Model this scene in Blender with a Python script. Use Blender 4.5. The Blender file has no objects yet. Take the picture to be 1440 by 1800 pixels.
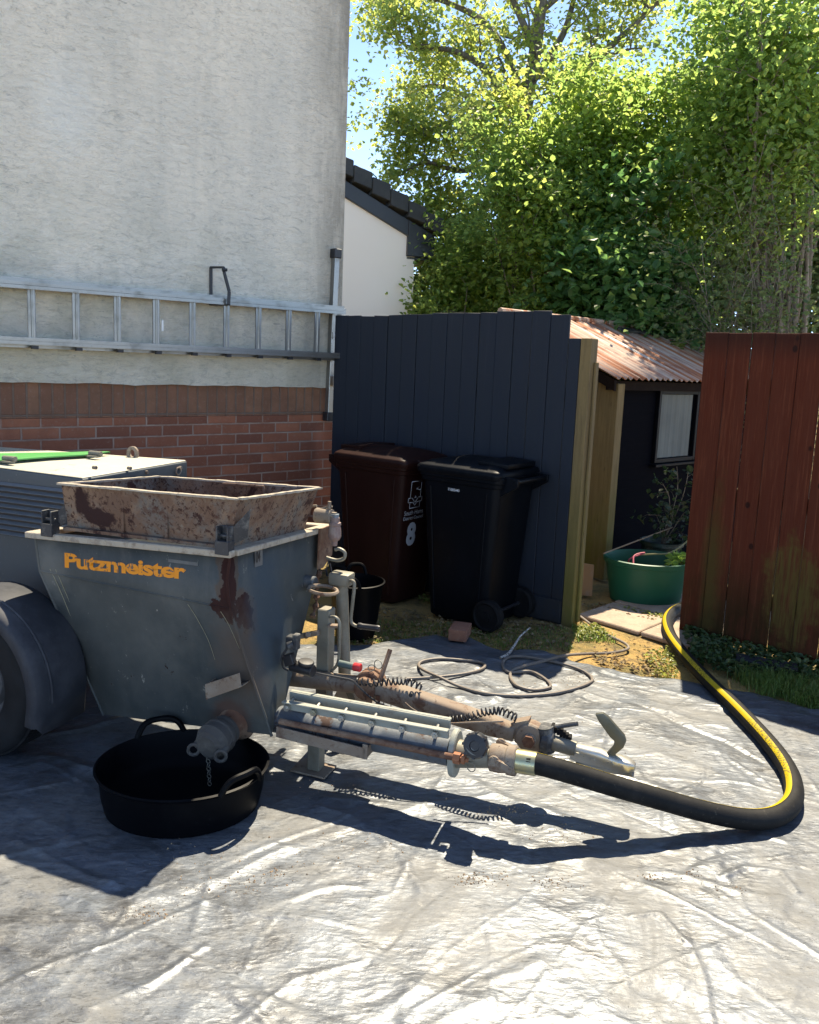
import bpy, bmesh, math, random
import numpy as np
from mathutils import Vector, Matrix

# ------------------------------------------------------------------ camera
R = math.radians
FPX, CX, CY, PITCH, ROLL, EYE = 1400.0, 720.0, 840.0, R(8.1), R(2.4), 1.6
SC = bpy.context.scene
COL = SC.collection
_sp, _cp, _st, _ct = math.sin(PITCH), math.cos(PITCH), math.sin(ROLL), math.cos(ROLL)
FW = Vector((0, _cp, -_sp)); _r0 = Vector((1, 0, 0)); _u0 = Vector((0, _sp, _cp))
RT = _ct*_r0 + _st*_u0
UP = _ct*_u0 - _st*_r0
EYEP = Vector((0, 0, EYE))
cam_d = bpy.data.cameras.new('camera'); cam = bpy.data.objects.new('camera', cam_d); COL.objects.link(cam)
cam.matrix_world = Matrix(((RT.x, UP.x, -FW.x, 0), (RT.y, UP.y, -FW.y, 0), (RT.z, UP.z, -FW.z, EYE), (0, 0, 0, 1)))
cam_d.sensor_fit = 'VERTICAL'; cam_d.sensor_height = 24.0; cam_d.lens = 24.0*FPX/1800.0
cam_d.shift_y = -(900.0-CY)/1800.0
cam_d.clip_start = 0.05; cam_d.clip_end = 600
SC.camera = cam
SC.cycles.max_bounces = 14; SC.cycles.diffuse_bounces = 7; SC.cycles.transmission_bounces = 14

# ------------------------------------------------------------------ light
SUN_AZ, SUN_EL = R(17.5), R(60.5)      # azimuth measured from +Y (into the picture) towards +X
SUND = Vector((math.sin(SUN_AZ)*math.cos(SUN_EL), math.cos(SUN_AZ)*math.cos(SUN_EL), math.sin(SUN_EL)))
sun_d = bpy.data.lights.new('sun', 'SUN'); sun_d.energy = 2.1; sun_d.angle = R(0.55); sun_d.color = (1, .995, .98)
sun = bpy.data.objects.new('sun', sun_d); COL.objects.link(sun); sun.location = (6, 12, 20)
sun.rotation_euler = (-SUND).to_track_quat('-Z', 'Y').to_euler()
W = bpy.data.worlds.new('World'); SC.world = W; W.use_nodes = True
wn = W.node_tree; wn.nodes.clear()
wo = wn.nodes.new('ShaderNodeOutputWorld'); bg = wn.nodes.new('ShaderNodeBackground'); sky = wn.nodes.new('ShaderNodeTexSky')
sky.sky_type = 'NISHITA'; sky.sun_disc = False; sky.sun_elevation = SUN_EL; sky.sun_rotation = SUN_AZ
sky.air_density = 0.31; sky.dust_density = 0.0; sky.ozone_density = 4.6
bg.inputs['Strength'].default_value = 0.15
wn.links.new(sky.outputs[0], bg.inputs['Color']); wn.links.new(bg.outputs[0], wo.inputs['Surface'])
SC.view_settings.view_transform = 'Standard'; SC.view_settings.look = 'None'
SC.view_settings.exposure = 2.36; SC.view_settings.gamma = 1.0
SC.view_settings.use_curve_mapping = False
SC.view_settings.use_white_balance = True; SC.view_settings.white_balance_temperature = 8900; SC.view_settings.white_balance_tint = 8

rng = random.Random(7); nrg = np.random.default_rng(11)

# ------------------------------------------------------------------ geometry helpers
def V(*a): return Vector(a)
def ray(x, y): return FW + RT*((x-CX)/FPX) - UP*((y-CY)/FPX)
def G(x, y, z=0.0):
    d = ray(x, y); return EYEP + d*((z-EYE)/d.z)
def hit(x, y, p0, n):
    d = ray(x, y); return EYEP + d*((Vector(p0)-EYEP).dot(n)/d.dot(n))
def AY(x, y, Y):
    d = ray(x, y); return EYEP + d*(Y/d.y)

def smooth_path(pts, n=8, closed=False):
    P = [Vector(p) for p in pts]; out = []; m = len(P)
    rngi = range(m if closed else m-1)
    for i in rngi:
        if closed: a, b, c, d = P[(i-1) % m], P[i], P[(i+1) % m], P[(i+2) % m]
        else: a, b, c, d = P[max(i-1, 0)], P[i], P[i+1], P[min(i+2, m-1)]
        for k in range(n):
            t = k/n
            out.append(0.5*((2*b)+(c-a)*t+(2*a-5*b+4*c-d)*t*t+(3*b-a-3*c+d)*t**3))
    if not closed: out.append(P[-1])
    return out

def frame_from(axis):
    a = Vector(axis).normalized()
    h = Vector((0, 0, 1)) if abs(a.z) < .9 else Vector((1, 0, 0))
    x = h.cross(a).normalized(); y = a.cross(x).normalized()
    return x, y, a

class MB:
    def __init__(s): s.v = []; s.f = []
    def add(s, vs, fs):
        o = len(s.v); s.v += [Vector(p) for p in vs]; s.f += [tuple(i+o for i in f) for f in fs]; return s
    def hexa(s, p):                # 4 bottom + 4 top corners, same order
        return s.add(p, [(3, 2, 1, 0), (4, 5, 6, 7), (0, 1, 5, 4), (1, 2, 6, 5), (2, 3, 7, 6), (3, 0, 4, 7)])
    def box(s, c, sx, sy, sz, ax=None):
        X, Y, Z = ax if ax else (V(1, 0, 0), V(0, 1, 0), V(0, 0, 1)); c = Vector(c)
        q = [c+X*(sx/2*i)+Y*(sy/2*j)+Z*(sz/2*k) for k in (-1, 1) for i, j in ((-1, -1), (1, -1), (1, 1), (-1, 1))]
        return s.hexa(q)
    def bar(s, p0, p1, w, h, up=(0, 0, 1)):
        p0 = Vector(p0); p1 = Vector(p1); a = (p1-p0).normalized(); u = Vector(up); x = u.cross(a).normalized(); u = a.cross(x).normalized()
        return s.box((p0+p1)/2, (p1-p0).length, w, h, (a, x, u))
    def prism(s, poly, vec):
        n = len(poly); vec = Vector(vec); a = [Vector(p) for p in poly]
        return s.add(a+[p+vec for p in a], [tuple(range(n-1, -1, -1)), tuple(range(n, 2*n))]+[(i, (i+1) % n, n+(i+1) % n, n+i) for i in range(n)])
    def tube(s, path, r, seg=10, closed=False, caps=True, up=None):
        P = [Vector(p) for p in path]; n = len(P); rr = r if hasattr(r, '__len__') else [r]*n
        ring0 = len(s.v); x = None
        for i in range(n):
            if closed: t = (P[(i+1) % n]-P[i-1]).normalized()
            else: t = (P[min(i+1, n-1)]-P[max(i-1, 0)]).normalized()
            if x is None: x, y, _ = frame_from(t)
            else:
                x = (x-t*x.dot(t)); x = x.normalized() if x.length > 1e-6 else frame_from(t)[0]
                y = t.cross(x)
            for k in range(seg):
                a = 2*math.pi*k/seg; s.v.append(P[i]+(x*math.cos(a)+y*math.sin(a))*rr[i])
        m = n if closed else n-1
        for i in range(m):
            for k in range(seg):
                a = ring0+i*seg; b = ring0+((i+1) % n)*seg; k2 = (k+1) % seg
                s.f.append((a+k, a+k2, b+k2, b+k))
        if caps and not closed:
            s.f.append(tuple(ring0+k for k in range(seg-1, -1, -1))); s.f.append(tuple(ring0+(n-1)*seg+k for k in range(seg)))
        return s
    def lathe(s, o, axis, prof, seg=32, close0=True, close1=True, sx=1, sy=1, xdir=None):
        X, Y, A = frame_from(axis); o = Vector(o)
        if xdir is not None:
            X = Vector(xdir); X = (X-A*X.dot(A)).normalized(); Y = A.cross(X)
        r0 = len(s.v)
        for r, h in prof:
            for k in range(seg):
                a = 2*math.pi*k/seg; s.v.append(o+A*h+X*(r*sx*math.cos(a))+Y*(r*sy*math.sin(a)))
        for i in range(len(prof)-1):
            for k in range(seg):
                k2 = (k+1) % seg; a = r0+i*seg; b = a+seg; s.f.append((a+k, a+k2, b+k2, b+k))
        if close0: s.f.append(tuple(r0+k for k in range(seg-1, -1, -1)))
        if close1: s.f.append(tuple(r0+(len(prof)-1)*seg+k for k in range(seg)))
        return s
    def cyl(s, p0, p1, r, seg=16, r2=None):
        p0 = Vector(p0); p1 = Vector(p1); L = (p1-p0).length
        return s.lathe(p0, p1-p0, [(r, 0), (r2 if r2 is not None else r, L)], seg)
    def hexnut(s, c, axis, r, h):
        return s.lathe(Vector(c)-Vector(axis).normalized()*h/2, axis, [(r, 0), (r, h)], 6)
    def ring(s, c, axis, R_, r, seg=20, ts=6):
        X, Y, A = frame_from(axis)
        return s.tube([Vector(c)+X*R_*math.cos(2*math.pi*k/seg)+Y*R_*math.sin(2*math.pi*k/seg) for k in range(seg)], r, ts, closed=True)
    def loft(s, loops, caps=True):
        n = len(loops[0]); o = len(s.v)
        for L in loops: s.v += [Vector(p) for p in L]
        for i in range(len(loops)-1):
            for k in range(n):
                k2 = (k+1) % n; a = o+i*n; b = a+n; s.f.append((a+k, a+k2, b+k2, b+k))
        if caps: s.f.append(tuple(o+k for k in range(n-1, -1, -1))); s.f.append(tuple(o+(len(loops)-1)*n+k for k in range(n)))
        return s
    def build(s, name, mat, parent=None, bevel=0, segs=1, sharp=35, local=False, fixn=True):
        me = bpy.data.meshes.new(name)
        if parent is not None and not local:
            L = rootof(parent)['_loc']; off = Vector(L)
        elif parent is None and not local:
            xs = [p.x for p in s.v]; ys = [p.y for p in s.v]; off = V((min(xs)+max(xs))/2, (min(ys)+max(ys))/2, min(p.z for p in s.v))
        else: off = V(0, 0, 0)
        bm = bmesh.new()
        vs = [bm.verts.new(p-off) for p in s.v]
        for f in s.f:
            try: bm.faces.new([vs[i] for i in f])
            except ValueError: pass
        if fixn: bmesh.ops.recalc_face_normals(bm, faces=bm.faces)
        if bevel > 0:
            es = [e for e in bm.edges if len(e.link_faces) == 2 and e.calc_face_angle(0) > R(28)]
            bmesh.ops.bevel(bm, geom=es, offset=bevel, segments=segs, affect='EDGES', profile=.6, clamp_overlap=True)
        for f in bm.faces: f.smooth = True
        for e in bm.edges:
            if len(e.link_faces) == 2 and e.calc_face_angle(0) > R(sharp): e.smooth = False
        bm.to_mesh(me); bm.free()
        o = bpy.data.objects.new(name, me); COL.objects.link(o)
        if mat: me.materials.append(mat)
        if parent is not None: o.parent = parent
        elif not local: o.location = off
        return o

def rootof(o):
    while o.parent is not None: o = o.parent
    return o
def tag(o, label=None, cat=None, group=None, kind=None):
    if label: o['label'] = label
    if cat: o['category'] = cat
    if group: o['group'] = group
    if kind: o['kind'] = kind
    return o
def thing(name, loc, label, cat, group=None, rz=0):
    o = bpy.data.objects.new(name, None); COL.objects.link(o); o.location = loc; o.rotation_euler = (0, 0, rz)
    o.empty_display_size = .1; o['_loc'] = [float(c) for c in loc]
    return tag(o, label, cat, group)
def np_mesh(name, verts, faces, mat, loc=None, parent=None, smooth=True):
    verts = np.asarray(verts, dtype=np.float32); faces = np.asarray(faces, dtype=np.int32)
    if parent is not None: off = np.array(rootof(parent)['_loc'])
    elif loc is not None: off = np.array(loc)
    else: off = np.zeros(3)
    me = bpy.data.meshes.new(name); k = faces.shape[1]
    me.vertices.add(len(verts)); me.vertices.foreach_set('co', (verts-off).astype(np.float32).ravel())
    me.loops.add(faces.size); me.loops.foreach_set('vertex_index', faces.ravel())
    me.polygons.add(len(faces)); me.polygons.foreach_set('loop_start', np.arange(0, faces.size, k, dtype=np.int32))
    me.update(calc_edges=True)
    me.polygons.foreach_set('use_smooth', np.full(len(faces), smooth))
    me.materials.append(mat)
    o = bpy.data.objects.new(name, me); COL.objects.link(o)
    if parent is not None: o.parent = parent
    elif loc is not None: o.location = loc
    return o
def text_geo(body, size=1.0, bold=0.0, shear=0.0, spacing=1.0):
    cu = bpy.data.curves.new('lettering', 'FONT'); cu.body = body; cu.size = size; cu.offset = bold; cu.shear = shear
    cu.space_character = spacing; cu.resolution_u = 3
    o = bpy.data.objects.new('lettering', cu); COL.objects.link(o)
    dg = bpy.context.evaluated_depsgraph_get(); me = bpy.data.meshes.new_from_object(o.evaluated_get(dg))
    vs = [v.co.copy() for v in me.vertices]; fs = [tuple(p.vertices) for p in me.polygons]
    bpy.data.objects.remove(o); bpy.data.meshes.remove(me); bpy.data.curves.remove(cu)
    x0 = min(v.x for v in vs); x1 = max(v.x for v in vs); y0 = min(v.y for v in vs); y1 = max(v.y for v in vs)
    return vs, fs, (x0, x1, y0, y1)
def put_text(mb, body, o, ex, ey, w, h=None, bold=0.0, spacing=1.0, shear=0.0):
    vs, fs, (x0, x1, y0, y1) = text_geo(body, 1.0, bold, shear, spacing)
    sx = w/(x1-x0); sy = (h/(y1-y0)) if h else sx
    return mb.add([Vector(o)+Vector(ex)*((v.x-x0)*sx)+Vector(ey)*((v.y-y0)*sy) for v in vs], fs)

# ------------------------------------------------------------------ materials
class NB:
    def __init__(s, m): s.nt = m.node_tree; s.N = s.nt.nodes; s.L = s.nt.links; s._tc = None; s.off = V(0, 0, 0); s.rz = 0
    def n(s, t, **k):
        q = s.N.new(t)
        for a, b in k.items(): setattr(q, a, b)
        return q
    def link(s, a, b): s.L.new(a, b)
    def co(s):
        if s._tc is None: s._tc = s.n('ShaderNodeTexCoord').outputs['Object']
        return s._tc
    def mapped(s, stretch=(1, 1, 1), rot=(0, 0, 0), co=None):
        m = s.n('ShaderNodeMapping'); m.inputs['Scale'].default_value = stretch; m.inputs['Rotation'].default_value = rot
        s.link(co or s.co(), m.inputs['Vector']); return m.outputs[0]
    def noise(s, scale, stretch=(1, 1, 1), detail=4, rough=.55, dist=0, rot=(0, 0, 0)):
        q = s.n('ShaderNodeTexNoise'); q.inputs['Scale'].default_value = scale; q.inputs['Detail'].default_value = detail
        q.inputs['Roughness'].default_value = rough; q.inputs['Distortion'].default_value = dist
        s.link(s.mapped(stretch, rot), q.inputs['Vector']); return q.outputs['Fac']
    def voro(s, scale, stretch=(1, 1, 1), feature='F1', rnd=1.0):
        q = s.n('ShaderNodeTexVoronoi', feature=feature); q.inputs['Scale'].default_value = scale
        q.inputs['Randomness'].default_value = rnd
        s.link(s.mapped(stretch), q.inputs['Vector']); return q.outputs['Distance']
    def voro_w(s, scale, stretch=(1, 1, 1), warp=.1, ws=4, rot=0):
        nz = s.n('ShaderNodeTexNoise'); nz.inputs['Scale'].default_value = ws; nz.inputs['Detail'].default_value = 3; s.link(s.co(), nz.inputs['Vector'])
        sc = s.n('ShaderNodeVectorMath', operation='SCALE'); sc.inputs['Scale'].default_value = warp; s.link(nz.outputs['Color'], sc.inputs[0])
        ad = s.n('ShaderNodeVectorMath', operation='ADD'); s.link(s.co(), ad.inputs[0]); s.link(sc.outputs[0], ad.inputs[1])
        q = s.n('ShaderNodeTexVoronoi', feature='F1'); q.inputs['Scale'].default_value = scale
        s.link(s.mapped(stretch, (0, 0, rot), ad.outputs[0]), q.inputs['Vector']); return q.outputs['Distance']
    def wave(s, scale, dirn='X', dist=2, detail=2, dscale=1, prof='SIN', stretch=(1, 1, 1)):
        q = s.n('ShaderNodeTexWave', bands_direction=dirn, wave_profile=prof); q.inputs['Scale'].default_value = scale
        q.inputs['Distortion'].default_value = dist; q.inputs['Detail'].default_value = detail; q.inputs['Detail Scale'].default_value = dscale
        s.link(s.mapped(stretch), q.inputs['Vector']); return q.outputs['Fac']
    def ramp(s, a, lo, hi):
        q = s.n('ShaderNodeMapRange'); q.clamp = True
        q.inputs['From Min'].default_value = lo; q.inputs['From Max'].default_value = hi
        s.link(a, q.inputs['Value']); return q.outputs[0]
    def axis(s, k, lo, hi):
        q = s.n('ShaderNodeSeparateXYZ'); s.link(s.co(), q.inputs[0]); return s.ramp(q.outputs[k], lo, hi)
    def math(s, op, a, b=None, c=None):
        q = s.n('ShaderNodeMath', operation=op)
        for i, v in enumerate((a, b, c)):
            if v is None: continue
            if isinstance(v, (int, float)): q.inputs[i].default_value = v
            else: s.link(v, q.inputs[i])
        return q.outputs[0]
    def mul(s, a, b): return s.math('MULTIPLY', a, b)
    def addm(s, a, b): return s.math('ADD', a, b)
    def inv(s, a): return s.math('SUBTRACT', 1.0, a)
    def mx(s, a, b): return s.math('MAXIMUM', a, b)
    def spot(s, p, r, amp=.03, ns=12, soft=.01, sc=(1, 1, 1)):
        """1 inside a ragged blob of radius r around world point p (sc squashes it)"""
        m = s.n('ShaderNodeMapping'); pp = Matrix.Rotation(-s.rz, 3, 'Z') @ (Vector(p)-s.off)
        m.vector_type = 'POINT'; m.inputs['Location'].default_value = (-pp.x*sc[0], -pp.y*sc[1], -pp.z*sc[2]); m.inputs['Scale'].default_value = sc
        s.link(s.co(), m.inputs['Vector'])
        d = s.n('ShaderNodeVectorMath', operation='LENGTH'); s.link(m.outputs[0], d.inputs[0])
        nz = s.math('MULTIPLY_ADD', s.noise(ns, detail=5, rough=.65), amp*2, -amp)
        return s.ramp(s.addm(d.outputs['Value'], nz), r+soft, r-soft)
    def island(s): return s.n('ShaderNodeNewGeometry').outputs['Random Per Island']
    def mix(s, f, a, b):
        q = s.n('ShaderNodeMix', data_type='RGBA')
        s.link(f, q.inputs['Factor']) if not isinstance(f, (int, float)) else setattr(q.inputs['Factor'], 'default_value', f)
        for v, k in ((a, 6), (b, 7)):
            if isinstance(v, tuple): q.inputs[k].default_value = (*v, 1)
            else: s.link(v, q.inputs[k])
        return q.outputs[2]

def M(name, base=(.5, .5, .5), rough=.6, metal=0.0, spec=.5, layers=(), bump=(), off=None, coat=0, build=None, rz=0):
    """procedural surface: base colour, then layers (mask(nb), colour, roughness), then bumps (height(nb), strength, distance)"""
    m = bpy.data.materials.new(name); m.use_nodes = True; nb = NB(m); nb.rz = rz
    if off is not None: nb.off = Vector(off)
    b = nb.N['Principled BSDF']
    col = base; rg = None; mt = None
    b.inputs['Specular IOR Level'].default_value = spec
    if build: col = build(nb)
    for L in layers:
        mask, c = L[0](nb), L[1]
        col = nb.mix(mask, col, c)
        if len(L) > 2 and L[2] is not None:
            q = nb.n('ShaderNodeMix', data_type='FLOAT'); nb.link(mask, q.inputs[0])
            if rg is None: q.inputs[2].default_value = rough
            else: nb.link(rg, q.inputs[2])
            q.inputs[3].default_value = L[2]; rg = q.outputs[0]
        if len(L) > 3:
            q = nb.n('ShaderNodeMix', data_type='FLOAT'); nb.link(mask, q.inputs[0])
            if mt is None: q.inputs[2].default_value = metal
            else: nb.link(mt, q.inputs[2])
            q.inputs[3].default_value = L[3]; mt = q.outputs[0]
    if isinstance(col, tuple): b.inputs['Base Color'].default_value = (*col, 1)
    else: nb.link(col, b.inputs['Base Color'])
    b.inputs['Roughness'].default_value = rough; b.inputs['Metallic'].default_value = metal
    if rg is not None: nb.link(rg, b.inputs['Roughness'])
    if mt is not None: nb.link(mt, b.inputs['Metallic'])
    b.inputs['Coat Weight'].default_value = coat
    prev = None
    for h, st, di in bump:
        q = nb.n('ShaderNodeBump'); q.inputs['Strength'].default_value = st; q.inputs['Distance'].default_value = di
        nb.link(h(nb), q.inputs['Height'])
        if prev is not None: nb.link(prev, q.inputs['Normal'])
        prev = q.outputs[0]
    if prev is not None: nb.link(prev, b.inputs['Normal'])
    return m

RUST = (.10, .028, .014)
def plain(name, base, rough=.5, metal=0, dirt=(.25, .23, .2), amt=.5, ds=14, spec=.5, fine=.15):
    return M(name, base, rough, metal, spec,
             layers=[(lambda n: n.mul(n.ramp(n.noise(ds, detail=6, rough=.7), .5, .75), n.math('ADD', amt, 0.0)), dirt, min(1, rough+.3)),
                     (lambda n: n.mul(n.ramp(n.noise(3.1, detail=3), .4, .7), n.math('ADD', amt*.4, 0.0)), tuple(c*.5 for c in base))],
             bump=[(lambda n: n.noise(90, detail=4), fine, .002)])

def leafmat(name, dark, light, yellow, trans=.5, hue=.18, rough=.45):
    m = bpy.data.materials.new(name); m.use_nodes = True; nb = NB(m); b = nb.N['Principled BSDF']
    isl = nb.island()
    c = nb.mix(nb.ramp(isl, 0, .85), dark, light)
    c = nb.mix(nb.ramp(nb.math('FRACT', nb.mul(isl, 7.31)), 1-hue, 1.0), c, yellow)
    nb.link(c, b.inputs['Base Color']); b.inputs['Roughness'].default_value = rough; b.inputs['Specular IOR Level'].default_value = .45
    t = nb.n('ShaderNodeBsdfTranslucent'); hs = nb.n('ShaderNodeHueSaturation'); hs.inputs['Value'].default_value = 3.6; hs.inputs['Saturation'].default_value = .922
    hs.inputs['Hue'].default_value = .49
    nb.link(c, hs.inputs['Color']); nb.link(hs.outputs[0], t.inputs['Color'])
    ms = nb.n('ShaderNodeMixShader'); ms.inputs[0].default_value = trans
    nb.link(b.outputs[0], ms.inputs[1]); nb.link(t.outputs[0], ms.inputs[2])
    nb.link(ms.outputs[0], nb.N['Material Output'].inputs['Surface'])
    return m
# ================================================================== SETTING
# ---- ground: one sheet of soil, grit and moss reaching far out
m_soil = M('soil', (.46, .29, .10), .95, layers=[
    (lambda n: n.ramp(n.noise(2.2, detail=6, rough=.7), .46, .62), (.15, .125, .04), .95),
    (lambda n: n.ramp(n.noise(9, detail=8, rough=.75), .50, .66), (.10, .075, .038), .95),
    (lambda n: n.ramp(n.noise(60, detail=6, rough=.8), .56, .7), (.46, .32, .15), .95),
    (lambda n: n.ramp(n.noise(1.3, detail=5, rough=.6), .52, .66), (.50, .31, .09), .95),
    (lambda n: n.ramp(n.noise(130, detail=3, rough=.7), .6, .72), (.03, .025, .018), .95)],
    bump=[(lambda n: n.noise(60, detail=8, rough=.75), .9, .02), (lambda n: n.voro(120), .5, .01)])
gx = np.concatenate([[-90, -40, -12], np.linspace(-5, 6, 111), [12, 40, 90]]); gy = np.concatenate([[-30, -8], np.linspace(-1, 11, 121), [20, 50, 120]])
XX, YY = np.meshgrid(gx, gy); nx_, ny_ = len(gx), len(gy)

def vnoise(x, y, seed):
    """smooth value noise on arrays"""
    xi = np.floor(x).astype(np.int64); yi = np.floor(y).astype(np.int64); fx = x-xi; fy = y-yi
    fx = fx*fx*fx*(fx*(fx*6-15)+10); fy = fy*fy*fy*(fy*(fy*6-15)+10)
    def h(a, b):
        n = (a*374761393+b*668265263+seed*982451653) & 0xffffffff
        n = ((n ^ (n >> 13))*1274126177) & 0xffffffff
        return ((n ^ (n >> 16)) & 0xffff)/65535.0
    return (h(xi, yi)*(1-fx)+h(xi+1, yi)*fx)*(1-fy)+(h(xi, yi+1)*(1-fx)+h(xi+1, yi+1)*fx)*fy
def fbm(x, y, seed, oct=4, gain=.5, lac=2.03):
    a = 1; s = 0; t = 0
    for k in range(oct):
        s = s+a*vnoise(x, y, seed+k*17); t += a; a *= gain; x = x*lac+3.1; y = y*lac+1.7
    return s/t
near = ((XX > -5.2) & (XX < 6.2) & (YY > -1.2) & (YY < 11.2))
ZZ = np.where(near, -.03+.016*(fbm(XX*3, YY*3, 5)-.3), -.03)
idx = np.arange(nx_*ny_).reshape(ny_, nx_)
fc = np.stack([idx[:-1, :-1], idx[:-1, 1:], idx[1:, 1:], idx[1:, :-1]], -1).reshape(-1, 4)
g_o = np_mesh('ground', np.stack([XX, YY, ZZ], -1).reshape(-1, 3), fc, m_soil)
tag(g_o, kind='structure')

# ---- wrinkled silver polythene dust sheet
edge_px = [(-420, 1085), (300, 1120), (560, 1131), (649, 1131), (707, 1121), (768, 1112), (786, 1118), (823, 1115), (854, 1132), (884, 1141), (920, 1138), (958, 1141), (975, 1150),
           (1027, 1165), (1080, 1175), (1130, 1186), (1185, 1191), (1250, 1202), (1330, 1217), (1440, 1246), (1600, 1290)]
ex_, ey_ = [], []
for p in edge_px:
    q = G(*p); ex_.append(q.x); ey_.append(q.y)
o_ = np.argsort(ex_); ex_ = np.array(ex_)[o_]; ey_ = np.array(ey_)[o_]
NX, NY = 760, 700
sx = np.linspace(-2.9, 3.1, NX); tt = np.linspace(0, 1, NY)
yfar = np.interp(sx, ex_, ey_)+.02*(fbm(sx*9, sx*0, 91, 3)-.5)
SX = np.repeat(sx[None, :], NY, 0); SY = .75+tt[:, None]*(yfar[None, :]-.75)
def ridged(x, y, s, o=3): return 1-np.abs(2*fbm(x, y, s, o)-1)
def rot2(x, y, a): return x*math.cos(a)+y*math.sin(a), -x*math.sin(a)+y*math.cos(a)
wx = SX+.22*(fbm(SX*1.7, SY*1.7, 31, 3)-.5); wy = SY+.22*(fbm(SX*1.7, SY*1.7, 47, 3)-.5)
h = .016*(fbm(SX*1.2, SY*1.2, 3, 3)-.4)
u1, v1 = rot2(wx, wy, R(38)); h += .005*np.clip(ridged(u1*.9, v1*3.6, 11, 2)-.70, 0, 1)/.3
u2, v2 = rot2(wx, wy, R(-28)); h += .004*np.clip(ridged(u2*1.1, v2*4.4, 23, 2)-.74, 0, 1)/.26
u3, v3 = rot2(wx, wy, R(85)); h += .0025*np.clip(ridged(u3*1.9, v3*6.0, 29, 2)-.76, 0, 1)/.24
u4, v4 = rot2(wx, wy, R(12)); h += .0012*np.clip(ridged(u4*2.6, v4*10, 37, 2)-.72, 0, 1)/.28
h += .0012*np.abs(2*fbm(wx*7, wy*7, 61, 3)-1)
h += .0006*np.abs(2*fbm(wx*19, wy*19, 67, 2)-1)
h += .0003*fbm(wx*45, wy*45, 71, 2)
cr_ = np.random.default_rng(77)
for _ in range(420):          # crisp tent folds of every length and direction
    cx, cy = cr_.uniform(-2.4, 2.6), cr_.uniform(.9, 4.6); an = cr_.choice([.9, -.5, 1.45, .15, 2.3])+cr_.normal()*.28; L_ = cr_.uniform(.05, .50); wd_ = cr_.uniform(.008, .02+.055*cr_.random()**2); am = wd_*cr_.uniform(.09, .24)*cr_.choice([1, 1, 1, -.7])
    du = (wx-cx)*math.cos(an)+(wy-cy)*math.sin(an); dv = -(wx-cx)*math.sin(an)+(wy-cy)*math.cos(an)
    asym = np.where(dv > 0, 1.0, cr_.uniform(.25, 1.0))
    h = h+am*np.clip(1-np.abs(dv)/(wd_*asym), 0, 1)*np.clip(1.6*(1-np.abs(du)/L_), 0, 1)
def crease(pl, amp, wid, step=0):
    """long folded ridge along a polyline of picture points on the ground"""
    global h
    P = [G(*p) for p in pl]; D = np.full(SX.shape, 9.0); S = np.zeros(SX.shape)
    for a, b in zip(P[:-1], P[1:]):
        dx, dy = b.x-a.x, b.y-a.y; L2 = dx*dx+dy*dy
        t = np.clip(((SX-a.x)*dx+(SY-a.y)*dy)/L2, 0, 1)
        d = np.hypot(SX-a.x-t*dx, SY-a.y-t*dy); sg = np.sign((SX-a.x)*dy-(SY-a.y)*dx)
        m = d < D; D = np.where(m, d, D); S = np.where(m, sg, S)
    h = h+amp*np.exp(-(D/wid)**2)+step*np.clip(S*D/wid, -1, 1)*np.exp(-(D/(wid*6))**2)
crease([(1095, 1555), (1062, 1615), (1030, 1625), (1002, 1665), (962, 1712), (930, 1755), (880, 1805)], 0.0028, 0.0045)
crease([(985, 1512), (950, 1555), (905, 1598), (880, 1610), (850, 1630), (800, 1665), (745, 1720), (700, 1790)], 0.0022, 0.0045)
crease([(1290, 1625), (1245, 1690), (1180, 1760), (1120, 1820)], 0.0014, 0.0049)
crease([(1430, 1620), (1410, 1690), (1395, 1760), (1380, 1820)], 0.0015, 0.0045)
crease([(1285, 1700), (1300, 1760), (1305, 1820)], 0.0009, 0.0045)
crease([(-20, 1745), (100, 1690), (205, 1655), (300, 1610), (360, 1585)], 0.0046, 0.0093, .003)
crease([(180, 1710), (260, 1740), (330, 1690)], 0.0033, 0.0093)
crease([(150, 1780), (260, 1735), (360, 1665)], 0.0040, 0.0093)
crease([(110, 1480), (170, 1430), (250, 1380)], 0.0073, 0.0139)
crease([(30, 1480), (150, 1540), (210, 1560)], 0.0059, 0.0139)
crease([(0, 1400), (120, 1375), (190, 1345)], 0.0046, 0.0102)
crease([(570, 1405), (720, 1420), (860, 1400)], 0.0033, 0.0139)
crease([(560, 1420), (620, 1440), (700, 1500), (740, 1570)], 0.0053, 0.0139)
crease([(1270, 1545), (1310, 1528), (1370, 1535), (1400, 1570)], 0.0073, 0.0116)
crease([(1110, 1615), (1160, 1610), (1190, 1645), (1205, 1660)], 0.0066, 0.0093)
crease([(980, 1345), (1050, 1315), (1140, 1270)], 0.0020, 0.0056)
crease([(1180, 1400), (1290, 1350), (1380, 1290)], 0.0020, 0.0056)
crease([(740, 1770), (860, 1700), (960, 1660)], 0.0026, 0.0070)
crease([(1000, 1800), (1080, 1740), (1190, 1690), (1330, 1640)], 0.0026, 0.0070)
crease([(420, 1800), (520, 1720), (640, 1690)], 0.0026, 0.0093)
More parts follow.
